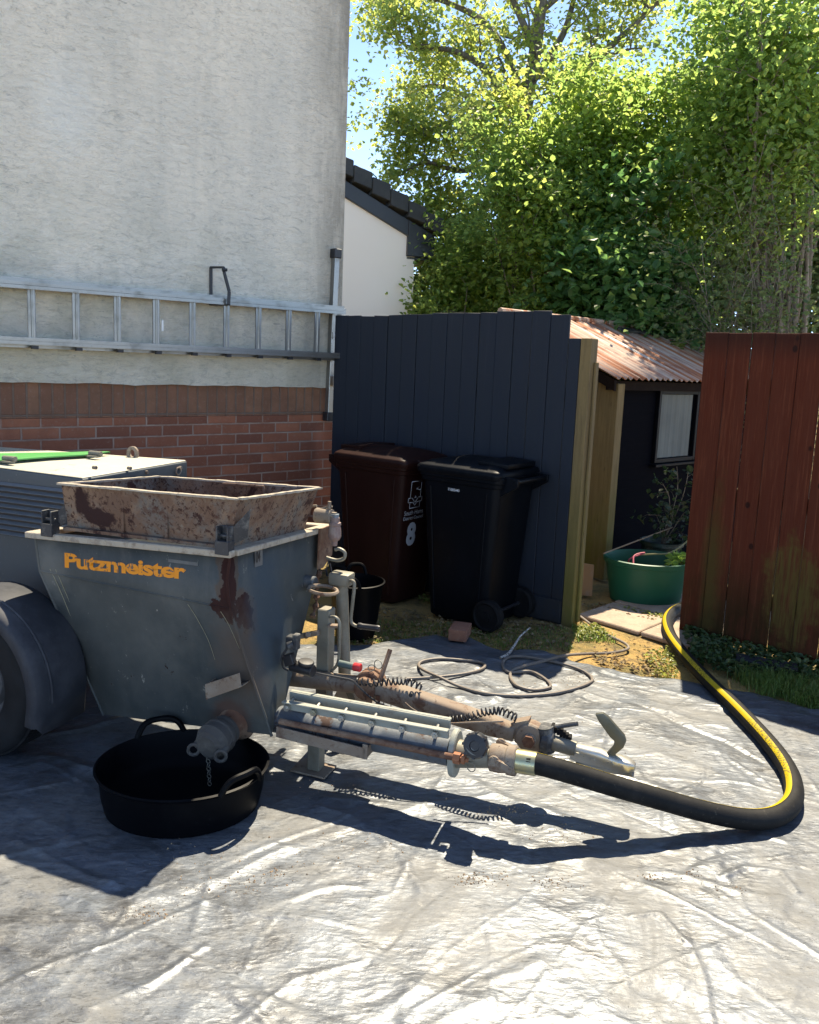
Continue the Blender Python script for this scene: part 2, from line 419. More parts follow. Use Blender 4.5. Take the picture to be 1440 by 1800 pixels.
# flatten where things stand on it, and let the sheet lie down at its edge
fl = np.ones_like(h)
for (px, py, rr) in ((545, 1358, .16), (320, 1420, .36), (-60, 1325, .3), (803, 1122, .14), (1390, 1445, .1)):
    q = G(px, py); d = np.hypot(SX-q.x, SY-q.y); fl = np.minimum(fl, np.clip((d-rr*.7)/(rr*.5), .12, 1))
h *= fl
h -= h.min(); h = h*.85+.001
SZ = h-.008-.014*np.clip((tt[:, None]-.985)/.015, 0, 1)
idx = np.arange(NX*NY).reshape(NY, NX)
fc = np.stack([idx[:-1, :-1], idx[:-1, 1:], idx[1:, 1:], idx[1:, :-1]], -1).reshape(-1, 4)
def sheet_cols(n):
    return None
m_sheet = M('polythene', (.115, .133, .156), .43, .26, spec=.5, layers=[
    (lambda n: n.ramp(n.noise(3.0, (1, 1.7, 1), 7, .68, 1.2), .44, .66), (.088, .092, .098), .34, .45),
    (lambda n: n.mul(n.ramp(n.noise(9, (1, 2.6, 1), 8, .7, 2.0, rot=(0, 0, .5)), .50, .66), .7), (.20, .212, .224), .36, .4),
    (lambda n: n.mul(n.ramp(n.noise(2.1, (1, 1, 1), 8, .72, .6), .47, .64), .7), (.128, .128, .122), .85, 0),
    (lambda n: n.mul(n.ramp(n.noise(14, (1, 1, 1), 7, .75, 1.5), .55, .70), .4), (.15, .147, .137), .8, 0),
    (lambda n: n.mul(n.ramp(n.noise(22, (1, 3.4, 1), 9, .82, 1.2, rot=(0, 0, -.6)), .50, .66), .85), (.05, .053, .056), .36, .6),
    (lambda n: n.mul(n.spot(G(600, 1525), .34, .2, 4, .16, (1, 1.6, 1)), .8), (.21, .155, .10), .9, 0),
    (lambda n: n.mul(n.spot(G(720, 1535), .2, .14, 5, .12), .6), (.20, .145, .09), .9, 0),
    (lambda n: n.mul(n.spot(G(700, 1240), .62, .3, 2.5, .3), .6), (.17, .163, .148), .9, 0),
    (lambda n: n.mul(n.ramp(n.noise(70, detail=5, rough=.8), .60, .72), .4), (.20, .18, .145), .9, 0),
    (lambda n: n.mul(n.ramp(n.noise(170, detail=2), .70, .74), .8), (.06, .055, .05), .9)],
    bump=[(lambda n: n.voro_w(4.2, (1, 1.7, 1), .16, 5, .5), .11, .03), (lambda n: n.voro_w(11, (1, 1.9, 1), .09, 9, -.4), .12, .012), (lambda n: n.noise(16, (1, 3, 1), 4, .5, 1.6, rot=(0, 0, .4)), .14, .010), (lambda n: n.voro_w(27, (1, 2.2, 1), .05, 14, .8), .20, .006), (lambda n: n.noise(75, (1, 2.2, 1), 4, .6, 1.0, rot=(0, 0, .7)), .14, .004)])
sh = np_mesh('dust_sheet', np.stack([SX, SY, SZ], -1).reshape(-1, 3), fc, m_sheet, loc=(0, 2.5, 0))
tag(sh, 'wrinkled silver grey polythene sheet spread over the ground under the trailer', 'plastic sheet')
def sheet_z(x, y):
    i = int(np.clip((x+2.9)/6.0*(NX-1), 0, NX-1)); t = (y-.75)/(yfar[i]-.75); j = int(round(t*(NY-1)))
    return float(SZ[j, i]) if 0 <= j < NY else -.02

# ---- paving slabs in the gateway
m_slab = M('paving', (.36, .27, .20), .9, layers=[
    (lambda n: n.ramp(n.noise(7, detail=6, rough=.7), .45, .7), (.24, .18, .135), .9),
    (lambda n: n.ramp(n.noise(40, detail=4, rough=.8), .58, .7), (.48, .40, .31), .9)],
    bump=[(lambda n: n.noise(50, detail=6, rough=.7), .5, .006)])
mb = MB()
c0 = G(1012, 1082); dA = (G(1180, 1132)-c0); dA.z = 0; dirA = dA.normalized(); dirB = V(.70, .71, 0)
for i in range(2):
    for j in range(3):
        o = c0+V(.02, .02, 0)+dirA*(i*.46)+dirB*(j*.46); o.z = -.02
        mb.prism([o, o+dirA*.445, o+dirA*.445+dirB*.445, o+dirB*.445], (0, 0, .026+.004*((i+j) % 2)))
tag(mb.build('path', m_slab, bevel=.006), kind='structure')

# ================================================================== HOUSE
WD = V(.739, .674, 0).normalized(); WNORM = V(WD.y, -WD.x, 0)      # along the wall, and out of it towards the yard
WP = AY(58, 550, 4.7)-WNORM*.13; WP.z = 0                           # ladder hangs about 0.13 off the wall
def WX(px, py, off=0.0): return hit(px, py, WP+WNORM*off, WNORM)
corner = WX(607, 300); corner.z = 0
S1 = (corner-WP).dot(WD); ang = math.atan2(WD.y, WD.x)
house = thing('house', corner, 'pale grey roughcast house wall standing on a red brick base', 'house', rz=ang)
# local: x along the wall (0 at the corner, negative to the left), -y out of the wall, z up
Zr = 1.395; Zs = 1.18
m_render = M('roughcast', (.93, .845, .71), .9, layers=[
    (lambda n: n.ramp(n.noise(1.1, (1, 1, .55), 6, .62), .42, .68), (.74, .70, .61), .9),
    (lambda n: n.mul(n.ramp(n.noise(2.6, (1.9, 1, .22), 7, .7, .5), .50, .72), .32), (.56, .545, .48), .9),
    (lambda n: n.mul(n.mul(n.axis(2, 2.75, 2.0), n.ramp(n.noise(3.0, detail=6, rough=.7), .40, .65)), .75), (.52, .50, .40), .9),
    (lambda n: n.mul(n.mul(n.axis(2, 1.75, 1.60), n.ramp(n.noise(4, detail=5), .2, .6)), .6), (.66, .59, .45), .9),
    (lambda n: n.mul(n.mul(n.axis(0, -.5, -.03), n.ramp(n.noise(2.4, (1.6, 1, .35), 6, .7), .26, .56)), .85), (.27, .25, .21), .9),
    (lambda n: n.mul(n.ramp(n.noise(17, (.75, 1, 1.8), 8, .8, 1.0, rot=(0, .2, 0)), .50, .68), n.math('MULTIPLY_ADD', n.ramp(n.noise(1.7, detail=4), .3, .7), .55, .2)), (.26, .25, .22), .95),
    (lambda n: n.mul(n.ramp(n.noise(24, (.45, 1, 2.4), 7, .8, .8, rot=(0, .22, 0)), .585, .64), n.math('MULTIPLY_ADD', n.ramp(n.noise(2.3, detail=3), .4, .65), .5, .15)), (.20, .19, .165), .95),
    (lambda n: n.mul(n.spot(WX(115, 190), .16, .08, 9, .08, (1, 1, .66)), .6), (.92, .89, .80), .9),
    (lambda n: n.mul(n.ramp(n.noise(40, (.6, 1, 1.8), 5, .8), .60, .68), .45), (.78, .775, .74), .9)],
    bump=[(lambda n: n.noise(17, (.75, 1, 1.8), 8, .8, 1.0, rot=(0, .2, 0)), .75, .022), (lambda n: n.noise(60, (.7, 1, 1.6), 5, .75), 1.0, .010)], off=corner, rz=ang)
def brickmat(name, bw, rh, offset, c1, c2, mo, seed=0):
    def b(n):
        sep = n.n('ShaderNodeSeparateXYZ'); n.link(n.co(), sep.inputs[0])
        cmb = n.n('ShaderNodeCombineXYZ'); n.link(sep.outputs[0], cmb.inputs[0]); n.link(sep.outputs[2], cmb.inputs[1])
        wob = n.n('ShaderNodeVectorMath', operation='ADD'); n.link(cmb.outputs[0], wob.inputs[0])
        nz = n.n('ShaderNodeTexNoise'); nz.inputs['Scale'].default_value = 18; n.link(n.co(), nz.inputs['Vector'])
        sc = n.n('ShaderNodeVectorMath', operation='SCALE'); sc.inputs['Scale'].default_value = .006; n.link(nz.outputs['Color'], sc.inputs[0]); n.link(sc.outputs[0], wob.inputs[1])
        q = n.n('ShaderNodeTexBrick'); q.offset = offset; q.inputs['Scale'].default_value = 1; q.inputs['Brick Width'].default_value = bw; q.inputs['Row Height'].default_value = rh
        q.inputs['Mortar Size'].default_value = .007; q.inputs['Mortar Smooth'].default_value = .35; q.inputs['Bias'].default_value = .1
        q.inputs['Color1'].default_value = (*c1, 1); q.inputs['Color2'].default_value = (*c2, 1); q.inputs['Mortar'].default_value = (*mo, 1)
        n.link(wob.outputs[0], q.inputs['Vector']); n.brick = q
        c = n.mix(n.mul(n.ramp(n.noise(5.5, detail=5, rough=.7), .40, .68), .7), q.outputs['Color'], tuple(x*.55 for x in c1))
        c = n.mix(n.mul(n.ramp(n.noise(45, detail=5, rough=.75), .56, .7), .4), c, (.30, .20, .15))
        return c
    return M(name, c1, .9, build=b, bump=[(lambda n: n.inv(n.brick.outputs['Fac']), .8, .008), (lambda n: n.noise(70, detail=5, rough=.7), .5, .004)])
m_brick = brickmat('red_brick', .225, .075, .5, (.40, .135, .07), (.19, .062, .036), (.34, .23, .175))
m_sold = brickmat('soldier_brick', .075, .6, 0, (.27, .125, .07), (.20, .085, .05), (.17, .115, .085))
LEN = 7.5; DEP = 6.0
def ztw(x): return 4.31+.27*max(x, -5.5)  # unseen wall top, sloped down leftwards so the house shadow clears the cabinet
def wave_edge(x): return Zr+.002*math.sin(x*5)+.002*math.sin(x*13+1)
mb = MB()
N = 90; xs = [-LEN+i*LEN/N for i in range(N+1)]
# rendered wall: thick slab with a slightly uneven lower edge
vs = []; fs = []
for i, x in enumerate(xs):
    z = wave_edge(x)+rng.uniform(-.004, .004); b = .008*(vnoise(np.array([x*1.5]), np.array([2.0]), 3)[0]-.5)
    vs += [V(x, b, z), V(x, .25, z), V(x, .25, ztw(x)), V(x, 0, ztw(x)), V(x, b-.006, z+.06)]
for i in range(N):
    a, b = i*5, i*5+5
    fs += [(a, b, b+1, a+1), (a+1, b+1, b+2, a+2), (a+2, b+2, b+3, a+3), (a+3, b+3, b+4, a+4), (a+4, b+4, b, a)]
fs += [(0, 1, 2, 3, 4), (N*5+4, N*5+3, N*5+2, N*5+1, N*5)]
mb.add(vs, fs); mb.box((-.125-.001, DEP/2+.125, (4.16+Zr)/2), .25, DEP-.25, 4.16-Zr)
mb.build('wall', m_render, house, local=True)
MB().box((-LEN/2-.018, .16, (Zs+Zr+.02)/2), LEN-.036, .25, Zr+.02-Zs).build('soldier_course', m_sold, house, local=True)
mb = MB(); mb.box((-LEN/2-.016, .156, (Zs-.1)/2-.001), LEN-.032, .25, Zs+.1-.002); mb.box((-.14, DEP/2+.14, Zs/2), .25, DEP-.3, Zs-.002)
mb.build('brick_base', m_brick, house, local=True)
m_slate = plain('dark_tile', (.028, .034, .042), .6, dirt=(.07, .08, .08), amt=.35)
mb = MB(); mb.prism([V(.02, .01, ztw(0)+.006), V(-5.5, .01, ztw(-5.5)+.006), V(-LEN, .01, ztw(-5.5)+.006), V(-LEN, .01, ztw(-5.5)+.09), V(-5.5, .01, ztw(-5.5)+.09), V(.02, .01, ztw(0)+.09)], (0, DEP, 0))  # unseen roof slab, added along the slope that lets sun reach the cabinet
mb.build('roof', m_slate, house, local=True)

# ---- ladder hung flat on the wall
LOFF = .13
lad0 = WX(598, 545, LOFF)
m_alu = M('aluminium', (.26, .255, .245), .34, .85, layers=[
    (lambda n: n.mul(n.ramp(n.noise(7, (1, 1, 1), 6, .7), .5, .68), .55), (.20, .21, .19), .6, .5),
    (lambda n: n.mul(n.ramp(n.noise(60, detail=5, rough=.8), .60, .7), .5), (.10, .10, .08), .8, .2)])
m_black = plain('black_plastic', (.012, .012, .015), .45, dirt=(.08, .08, .08), amt=.3)
ladder = thing('ladder', lad0-V(0, 0, .40), 'long aluminium ladder hanging sideways across the rough grey wall', 'ladder')
lt = WX(598, 541, LOFF).z; lb = WX(598, 632, LOFF).z
slope_t = WX(0, 489, LOFF).z-lt; slope_b = WX(0, 606, LOFF).z-lb
e0 = WX(604, 545, LOFF); e0.z = 0
def LP(s, z, o): p = e0-WD*s+WNORM*(o-0); p.z = z; return p
L_ = 4.6
s_of = lambda px: (e0-WX(px, 550, LOFF)).dot(WD)
sl = s_of(0)
zt = lambda s: lt+slope_t*s/sl
zb = lambda s: lb+slope_b*s/sl
def rail(z, o, s0, s1, hgt):
    mb = MB()
    zf = zt if z == 't' else zb
    dz = -.028 if z == 't' else .028
    p0 = LP(s0, zf(s0)+dz, o); p1 = LP(s1, zf(s1)+dz, o)
    a = (p1-p0).normalized()
    mb.bar(p0, p1, .006, hgt*.5)                                       # web
    mb.bar(p0+V(0, 0, hgt*.27)+WNORM*.0, p1+V(0, 0, hgt*.27), .07, .006)   # flanges
    mb.bar(p0-V(0, 0, hgt*.27), p1-V(0, 0, hgt*.27), .07, .006)
    mb.bar(p0+V(0, 0, hgt*.22)+WNORM*.03, p1+V(0, 0, hgt*.22)+WNORM*.03, .006, .02)
    mb.bar(p0-V(0, 0, hgt*.22)+WNORM*.03, p1-V(0, 0, hgt*.22)+WNORM*.03, .006, .02)
    return mb
for k, o, s0 in (('t', .0, 0), ('b', .0, .01)):
    rail(k, o, s0, L_, .05).build('rail', m_alu, ladder)
rungs = [58, 136, 209, 280, 341, 402, 456, 510, 559]
ss = [s_of(p) for p in rungs]; stp = (ss[0]-ss[-1])/8
allr = [ss[-1]+stp*i for i in range(17) if ss[-1]+stp*i < L_-.1]
for s in allr:
    mb = MB(); a, b = LP(s, zb(s)+.012, 0), LP(s, zt(s)-.012, 0)
    mb.tube([a, b], .0155, 8); mb.bar(a+WNORM*.014, b+WNORM*.014, .012, .012, up=WD); mb.bar(a-WD*.019, b-WD*.019, .010, .02, up=WD)
    mb.build('rung', m_alu, ladder)
    MB().box(LP(s, zb(s)-.006, .018), .035, .03, .02, (WD, -WNORM, V(0, 0, 1))).build('rung_end', m_black, ladder)
for k in ('t', 'b'):                                                   # the second section lying behind
    rail(k, -.062, -.03 if k == 't' else .02, L_, .05).build('rail', m_alu, ladder).location = (0, 0, .022 if k == 't' else -.018)
MB().box(LP(s_of(283), WX(283, 572, LOFF).z, .024), .012, .003, .07, (WD, -WNORM, V(0, 0, 1))).build('sticker', plain('white_sticker', (.7, .7, .68), .5), ladder)

# ---- black hook over the ladder and the aluminium upright at the corner
def bent_bar(mb, pts, w, t, nrm):
    for a, b in zip(pts[:-1], pts[1:]): mb.bar(a, b, t, w, up=nrm)
hk0 = WX(372, 520, .01)
hook = thing('ladder_hook', hk0, 'black bent steel hook on the wall above the ladder', 'hook')
mb = MB(); q = [WX(371, 532, .012), WX(371, 470, .012), WX(393, 470, .17), WX(394, 478, .185), WX(403, 512, .19), WX(402, 535, .19)]
for a, b in zip(q[:-1], q[1:]): mb.bar(a, b, .02, .014, up=WNORM if abs((b-a).normalized().dot(WNORM)) < .8 else V(0, 0, 1))
mb.bar(WX(369, 536, .02), WX(404, 536, .19), .02, .008)
mb.build('bent_bar', m_black, hook, bevel=.002)
MB().cyl(WX(394, 474, .185)-WD*.012, WX(394, 474, .185)+WD*.02, .011, 12).build('bolt', m_black, hook)
t0, t1 = WX(590.5, 446, .035), WX(577.5, 732, .035)
hr = thing('wall_upright', V(t1.x, t1.y, t1.z), 'upright aluminium channel with black end caps on the house corner', 'bracket')
MB().bar(t1, t0, .045, .05, up=WNORM).build('channel', m_alu, hr, bevel=.003)
for a, b in ((t0, t1), (t1, t0)):
    d = (b-a).normalized(); MB().bar(a-d*.035, a+d*.035, .066, .07, up=WNORM).build('end_cap', m_black, hr, bevel=.005)
MB().box(WX(587, 590, .064), .014, .003, .05, (WD, -WNORM, V(0, 0, 1))).build('sticker', bpy.data.materials['white_sticker'], hr)

# ================================================================== NEIGHBOUR'S HOUSE
NB0 = AY(727, 555, 10.0); nbn = V(.30, -1, 0).normalized(); nbx = V(-nbn.y, nbn.x, 0)   # outward normal, along
def NX_(px, py, off=0): return hit(px, py, NB0+nbn*off, nbn)
nb_root = V(NX_(727, 555).x, NX_(727, 555).y, 0)
nhouse = thing('neighbour_house', nb_root, 'smooth white house with dark grey tiled roof edge beyond the blue fence', 'house')
m_white = M('white_render', (.95, .915, .84), .85, layers=[(lambda n: n.mul(n.ramp(n.noise(1.4, detail=5), .4, .7), .35), (.90, .865, .79), .85)], bump=[(lambda n: n.noise(60, detail=5), .12, .003)])
e_r = NX_(728.5, 455); e_r.z = 0; top_r = NX_(718, 415); top_l = NX_(600, 342)
sl_ = (top_l.z-top_r.z)/((top_l-top_r).dot(-nbx)); wl = 4.5
def NP(s, z, o=0): p = e_r-nbx*s+nbn*o; p.z = z; return p
s_r = (e_r-top_r).dot(nbx); zev = top_r.z-.0
ztop = lambda s: zev+(s-s_r)*sl_
poly = [NP(0, -.05), NP(0, ztop(0)), NP(wl, ztop(wl)), NP(wl, -.05)]
MB().prism(poly, -nbn*6).build('wall', m_white, nhouse)
m_tile = M('concrete_tile', (.035, .042, .046), .75, layers=[(lambda n: n.mul(n.ramp(n.noise(5, detail=6, rough=.7), .45, .7), .6), (.07, .08, .08), .8), (lambda n: n.mul(n.ramp(n.noise(30, detail=5, rough=.8), .56, .7), .5), (.02, .025, .022), .9)], bump=[(lambda n: n.noise(35, detail=5), .3, .006)])
m_fascia = plain('dark_fascia', (.012, .017, .024), .4, dirt=(.05, .06, .06), amt=.2)
# bargeboard following the roof slope, eaves box at the foot
bt = .17
mb = MB(); mb.prism([NP(-.02, ztop(-.02)-.012, .05), NP(-.02, ztop(-.02)+bt, .05), NP(wl, ztop(wl)+bt, .05), NP(wl, ztop(wl)-.012, .05)], -nbn*.09)
mb.build('bargeboard', m_fascia, nhouse, bevel=.004)
bx0 = (e_r-NX_(717, 430, .06)).dot(nbx); bx1 = (e_r-NX_(763, 440, .06)).dot(nbx); bz0 = NX_(735, 451, .06).z
mb = MB(); mb.prism([NP(bx0, bz0, .065), NP(bx1, bz0-.0, .065), NP(bx1, ztop(bx1)+bt, .065), NP(bx0, ztop(bx0)+bt, .065)], -nbn*.16)
mb.build('eaves_box', m_fascia, nhouse, bevel=.004)
MB().prism([NP(bx0-.01, bz0-.03), NP(bx1, bz0-.03), NP(bx1, bz0-.005), NP(bx0-.01, bz0-.005)], -nbn*5.8).build('soffit', m_fascia, nhouse)
# verge tiles: stepped caps
se = (e_r-NX_(779, 410, .1)).dot(nbx); sstep = abs((NX_(745, 390, .1)-NX_(714, 368, .1)).dot(nbx)); tv = None
z_e = NX_(779, 392, .1).z; sl_t = (NX_(612, 283, .1).z-z_e)/((e_r-NX_(612, 283, .1)).dot(nbx)-se)
th = z_e-NX_(775, 420, .1).z
k = 0; s = se
mbt = MB(); mbr = MB()
while s < wl:
    s2 = s+sstep; za = z_e+(s-se)*sl_t; zb_ = z_e+(s2-se)*sl_t; st_ = .045
    mbt = MB()
    mbt.prism([NP(s, za-th+st_, .12), NP(s, za+st_, .12), NP(s2-.004, zb_, .12), NP(s2-.004, zb_-th, .12)], -nbn*.24)
    mbt.build('verge_tile', m_tile, nhouse, bevel=.008)
    mbr.prism([NP(s, za-.05+st_*.7, -.125), NP(s, za+st_*.8, -.125), NP(s2-.004, zb_-.01, -.125), NP(s2-.004, zb_-.06, -.125)], -nbn*5.6)
    s = s2; k += 1
mbr.build('roof', m_tile, nhouse)

# ================================================================== FENCES
m_blue = M('blue_paint', (.0195, .0245, .0325), .62, spec=.15, layers=[
    (lambda n: n.mul(n.ramp(n.noise(2.5, (4, 1, .5), 5), .4, .7), .7), (.017, .022, .033), .6),
    (lambda n: n.mul(n.ramp(n.noise(8, (9, 1, .35), 6, .7), .58, .75), .5), (.030, .034, .040), .7),
    (lambda n: n.mul(n.mul(n.axis(2, .30, .0), n.ramp(n.noise(5, detail=6, rough=.7), .36, .6)), .8), (.035, .028, .02), .9),
    (lambda n: n.mul(n.ramp(n.noise(3, (14, 1, .12), 6, .75), .60, .74), .5), (.045, .05, .058), .75)],
    bump=[(lambda n: n.noise(12, (12, 1, .4), 6, .7), .45, .004)])
def timber(name, c, c2, moss=(.16, .15, .03), mz=(.55, .05), k=.8):
    return M(name, c, .8, layers=[
        (lambda n: n.ramp(n.noise(6, (7, 7, .5), 6, .7, .6), .42, .68), c2, .85),
        (lambda n: n.mul(n.mul(n.axis(2, *mz), n.ramp(n.noise(4, (1, 1, .5), 5, .7), .34, .6)), k), moss, .9),
        (lambda n: n.mul(n.ramp(n.noise(30, (1, 1, .25), 5, .8), .6, .7), .6), tuple(x*.35 for x in c), .9)],
        bump=[(lambda n: n.noise(10, (10, 10, .4), 6, .7), .5, .004)])
m_timber = timber('bare_timber', (.20, .13, .05), (.12, .078, .032), moss=(.13, .11, .015), mz=(1.1, .15))
FA = V(-.56, 6.16, 0); FB = G(1000, 1095); FD = (FB-FA); FL = FD.length; FD.normalize(); FA = FA-FD*.075; FN = V(FD.y, -FD.x, 0)
fang = math.atan2(FD.y, FD.x)
bf = thing('blue_fence', FA, 'dark blue painted board fence behind the wheelie bins', 'fence', rz=fang)
tops_px = [(598, 555), (660, 555), (720, 553), (760, 551), (800, 550), (870, 548), (925, 547), (957, 547), (960, 552.5), (1003, 552.5)]
tops = [((hit(x, y, FA, FN)-FA).dot(FD), hit(x, y, FA, FN).z) for x, y in tops_px]
def ztopf(s):
    return float(np.interp(s, [t[0] for t in tops], [t[1] for t in tops]))
s_end = (hit(1003, 560, FA, FN)-FA).dot(FD); z_low = hit(1025, 595, FA, FN).z; s_last = (hit(1021, 600, FA, FN)-FA).dot(FD)
nb_ = 15; bw = s_end/nb_
mbb = MB(); mbg = MB()
# looking from the yard: local x runs along the fence, local -y is the yard side
for i in range(nb_):
    x0 = i*bw+.002; x1 = (i+1)*bw-.0025; zt_ = ztopf((i+.5)*bw)+rng.uniform(-.004, .004); yo = -.002-.004*(i % 2)-rng.uniform(0, .002); tl = rng.uniform(-.004, .004)
    mbb.hexa([V(x0, yo, -.035), V(x1, yo, -.035), V(x1, yo+.02, -.035), V(x0, yo+.02, -.035), V(x0+tl, yo, zt_), V(x1+tl, yo, zt_+rng.uniform(-.004, .003)), V(x1+tl, yo+.02, zt_), V(x0+tl, yo+.02, zt_)])
mbb.hexa([V(s_end+.002, -.004, -.035), V(s_last, -.004, -.035), V(s_last, .018, -.035), V(s_end+.002, .018, -.035), V(s_end+.002, -.004, z_low), V(s_last, -.004, z_low), V(s_last, .018, z_low), V(s_end+.002, .018, z_low)])
mbb.build('board_panel', m_blue, bf, bevel=.002, local=True)
for z in (.35, 1.45): MB().box((s_last/2, .04, z), s_last-.03, .036, .08).build('rail', m_timber, bf, local=True)
s_g0 = (hit(935, 1060, FA, FN)-FA).dot(FD)
MB().box(((s_g0+s_last)/2, -.019, .065), s_last-s_g0, .018, .15).build('gravel_board', m_blue, bf, bevel=.002, local=True)
zpost = z_low+.002; mb = MB()
mb.hexa([V(s_last+.002, -.004, -.05), V(s_last+.078, -.01, -.05), V(s_last+.078, .085, -.05), V(s_last+.002, .085, -.05), V(s_last+.002, -.004, zpost), V(s_last+.078, -.01, zpost), V(s_last+.078, .085, zpost), V(s_last+.002, .085, zpost)])
mb.build('post', m_timber, bf, bevel=.004, local=True)
MB().box((s_last+.088, .06, .83), .016, .04, 1.66).build('batten', m_timber, bf, bevel=.003, local=True)

RA = G(1197, 1110); RB = G(1440, 1175); RD = (RB-RA).normalized(); RN = V(RD.y, -RD.x, 0); rang = math.atan2(RD.y, RD.x)
rtop = hit(1241, 585, RA, RN).z
m_red = M('red_stain', (.095, .023, .0115), .7, spec=.1, layers=[
    (lambda n: n.ramp(n.noise(5, (5, 5, .35), 6, .7, .5), .40, .70), (.085, .017, .008), .75),
    (lambda n: n.mul(n.ramp(n.noise(14, (6, 6, .18), 6, .75), .52, .70), .7), (.20, .058, .027), .75),
    (lambda n: n.mul(n.ramp(n.voro(6.5, (1, 1, .7)), .11, .07), .85), (.018, .008, .006), .8),
    (lambda n: n.mul(n.mul(n.axis(2, .62, .08), n.ramp(n.noise(3.2, (2, 2, .6), 5, .7), .36, .58)), .85), (.024, .019, .006), .9),
    (lambda n: n.mul(n.mul(n.spot(hit(1392, 1040, RA, RN), .15, .13, 8, .02, (1, 1, .5)), n.ramp(n.noise(9, (7, 7, .5), 6, .75), .36, .56)), .75), (.10, .075, .02), .9),
    (lambda n: n.mul(n.spot(hit(1250, 1010, RA, RN), .05, .05, 7, .03, (1, 1, .12)), .8), (.07, .05, .015), .9),
    (lambda n: n.mul(n.axis(2, 1.70, 1.83), .6), (.02, .012, .010), .9)],
    bump=[(lambda n: n.noise(10, (10, 10, .35), 6, .7), .6, .005)], off=RA, rz=rang)
rf = thing('red_fence', RA, 'red brown stained board fence panel right of the gateway', 'fence', rz=rang)
seams = [1241, 1282.5, 1323, 1364.5, 1408]
ssv = [(hit(x, 587, RA, RN)-RA).dot(RD) for x in seams]
w_ = (ssv[-1]-ssv[0])/4; ssv = ssv+[ssv[-1]+w_*(i+1)+.002*i for i in range(13)]
mb = MB()
for i, (a, b) in enumerate(zip(ssv[:-1], ssv[1:])):
    yo = -.004*(i % 2)-rng.uniform(0, .003); t1_ = rng.uniform(-.003, .003); g1 = .002 if i != 3 else .003
    zt_ = rtop+rng.uniform(-.003, .003)
    mb.hexa([V(a+.002, yo, .01), V(b-g1, yo, .01), V(b-g1, yo+.022, .01), V(a+.002, yo+.022, .01), V(a+.002+t1_, yo, zt_), V(b-.002+t1_, yo, zt_), V(b-.002+t1_, yo+.022, zt_), V(a+.002+t1_, yo+.022, zt_)])
mb.build('board_panel', m_red, rf, bevel=.004, local=True)
for z in (.3, .9, 1.55): MB().box((1.2, .045, z), 2.35, .04, .09).build('rail', m_timber, rf, local=True)
MB().box((ssv[0]+.045, .115, .9), .085, .09, 1.80).build('post', m_timber, rf, bevel=.004, local=True)
# offcut of dark blue gravel board lying at the foot of the red fence
p0, p1 = G(1297, 1158, .03), G(1405, 1176, .03)
tag(MB().bar(p0+RN*.03, p1+RN*.03, .10, .05).build('board_offcut', m_blue, bevel=.004), 'dark blue board lying on the ground against the red fence', 'board')

# ================================================================== SHED
E0 = AY(1079, 667, 6.0); SD = V(.74, .67, 0).normalized(); SN = V(SD.y, -SD.x, 0)    # along eave, out of the front
shed = thing('shed', V(E0.x, E0.y, 0), 'small dark shed with rusty corrugated roof behind the gateway', 'shed', rz=math.atan2(SD.y, SD.x))
ze = E0.z; zr_ = ze+.50; run = 1.1; SL = 2.62
m_dark = M('black_boards', (.003, .0035, .006), .7, spec=.02, layers=[(lambda n: n.mul(n.ramp(n.noise(8, (.5, 1, 6), 5), .5, .7), .5), (.007, .007, .009), .8)], bump=[(lambda n: n.wave(1.0/.12*.5, 'Z', 0, 0, 1, 'SAW'), .5, .01)])
mb = MB(); wy0 = .12
# front wall and back wall as boards, gables
mb.box((SL/2, wy0+.02, (ze-.06)/2), SL-.22, .04, ze-.06); mb.box((SL/2, 2*run-wy0, (ze-.06)/2), SL-.22, .04, ze-.06)
for x in (SL-.13,):
    mb.prism([V(x, wy0+.045, 0), V(x, 2*run-wy0-.025, 0), V(x, 2*run-wy0-.025, ze-.06), V(x, run, zr_-.08), V(x, wy0+.045, ze-.06)], (.04, 0, 0))
mb.build('wall', m_dark, shed, local=True)
m_yel = timber('treated_timber', (.19, .13, .05), (.12, .08, .03), moss=(.13, .115, .012), mz=(.95, .2))
mb = MB()
for k in range(13):
    y0 = wy0+.045+k*.15; zt_ = ze-.05+.5*(1-abs((y0+.07)-run)/run)*.9
    if y0+.145 > 2*run-wy0-.03: break
    mb.box((.075+.003*(k % 2), y0+.0725, zt_/2), .022, .144, zt_)
mb.build('gable_boards', m_yel, shed, bevel=.002, local=True)
pc_ = Matrix.Rotation(-math.atan2(SD.y, SD.x), 3, 'Z') @ (AY(1074, 850, 6.03)-V(E0.x, E0.y, 0))
MB().box((pc_.x+.045, pc_.y+.10, (ze-.03)/2), .09, .20, ze-.03).build('corner_post', m_yel, shed, bevel=.004, local=True)
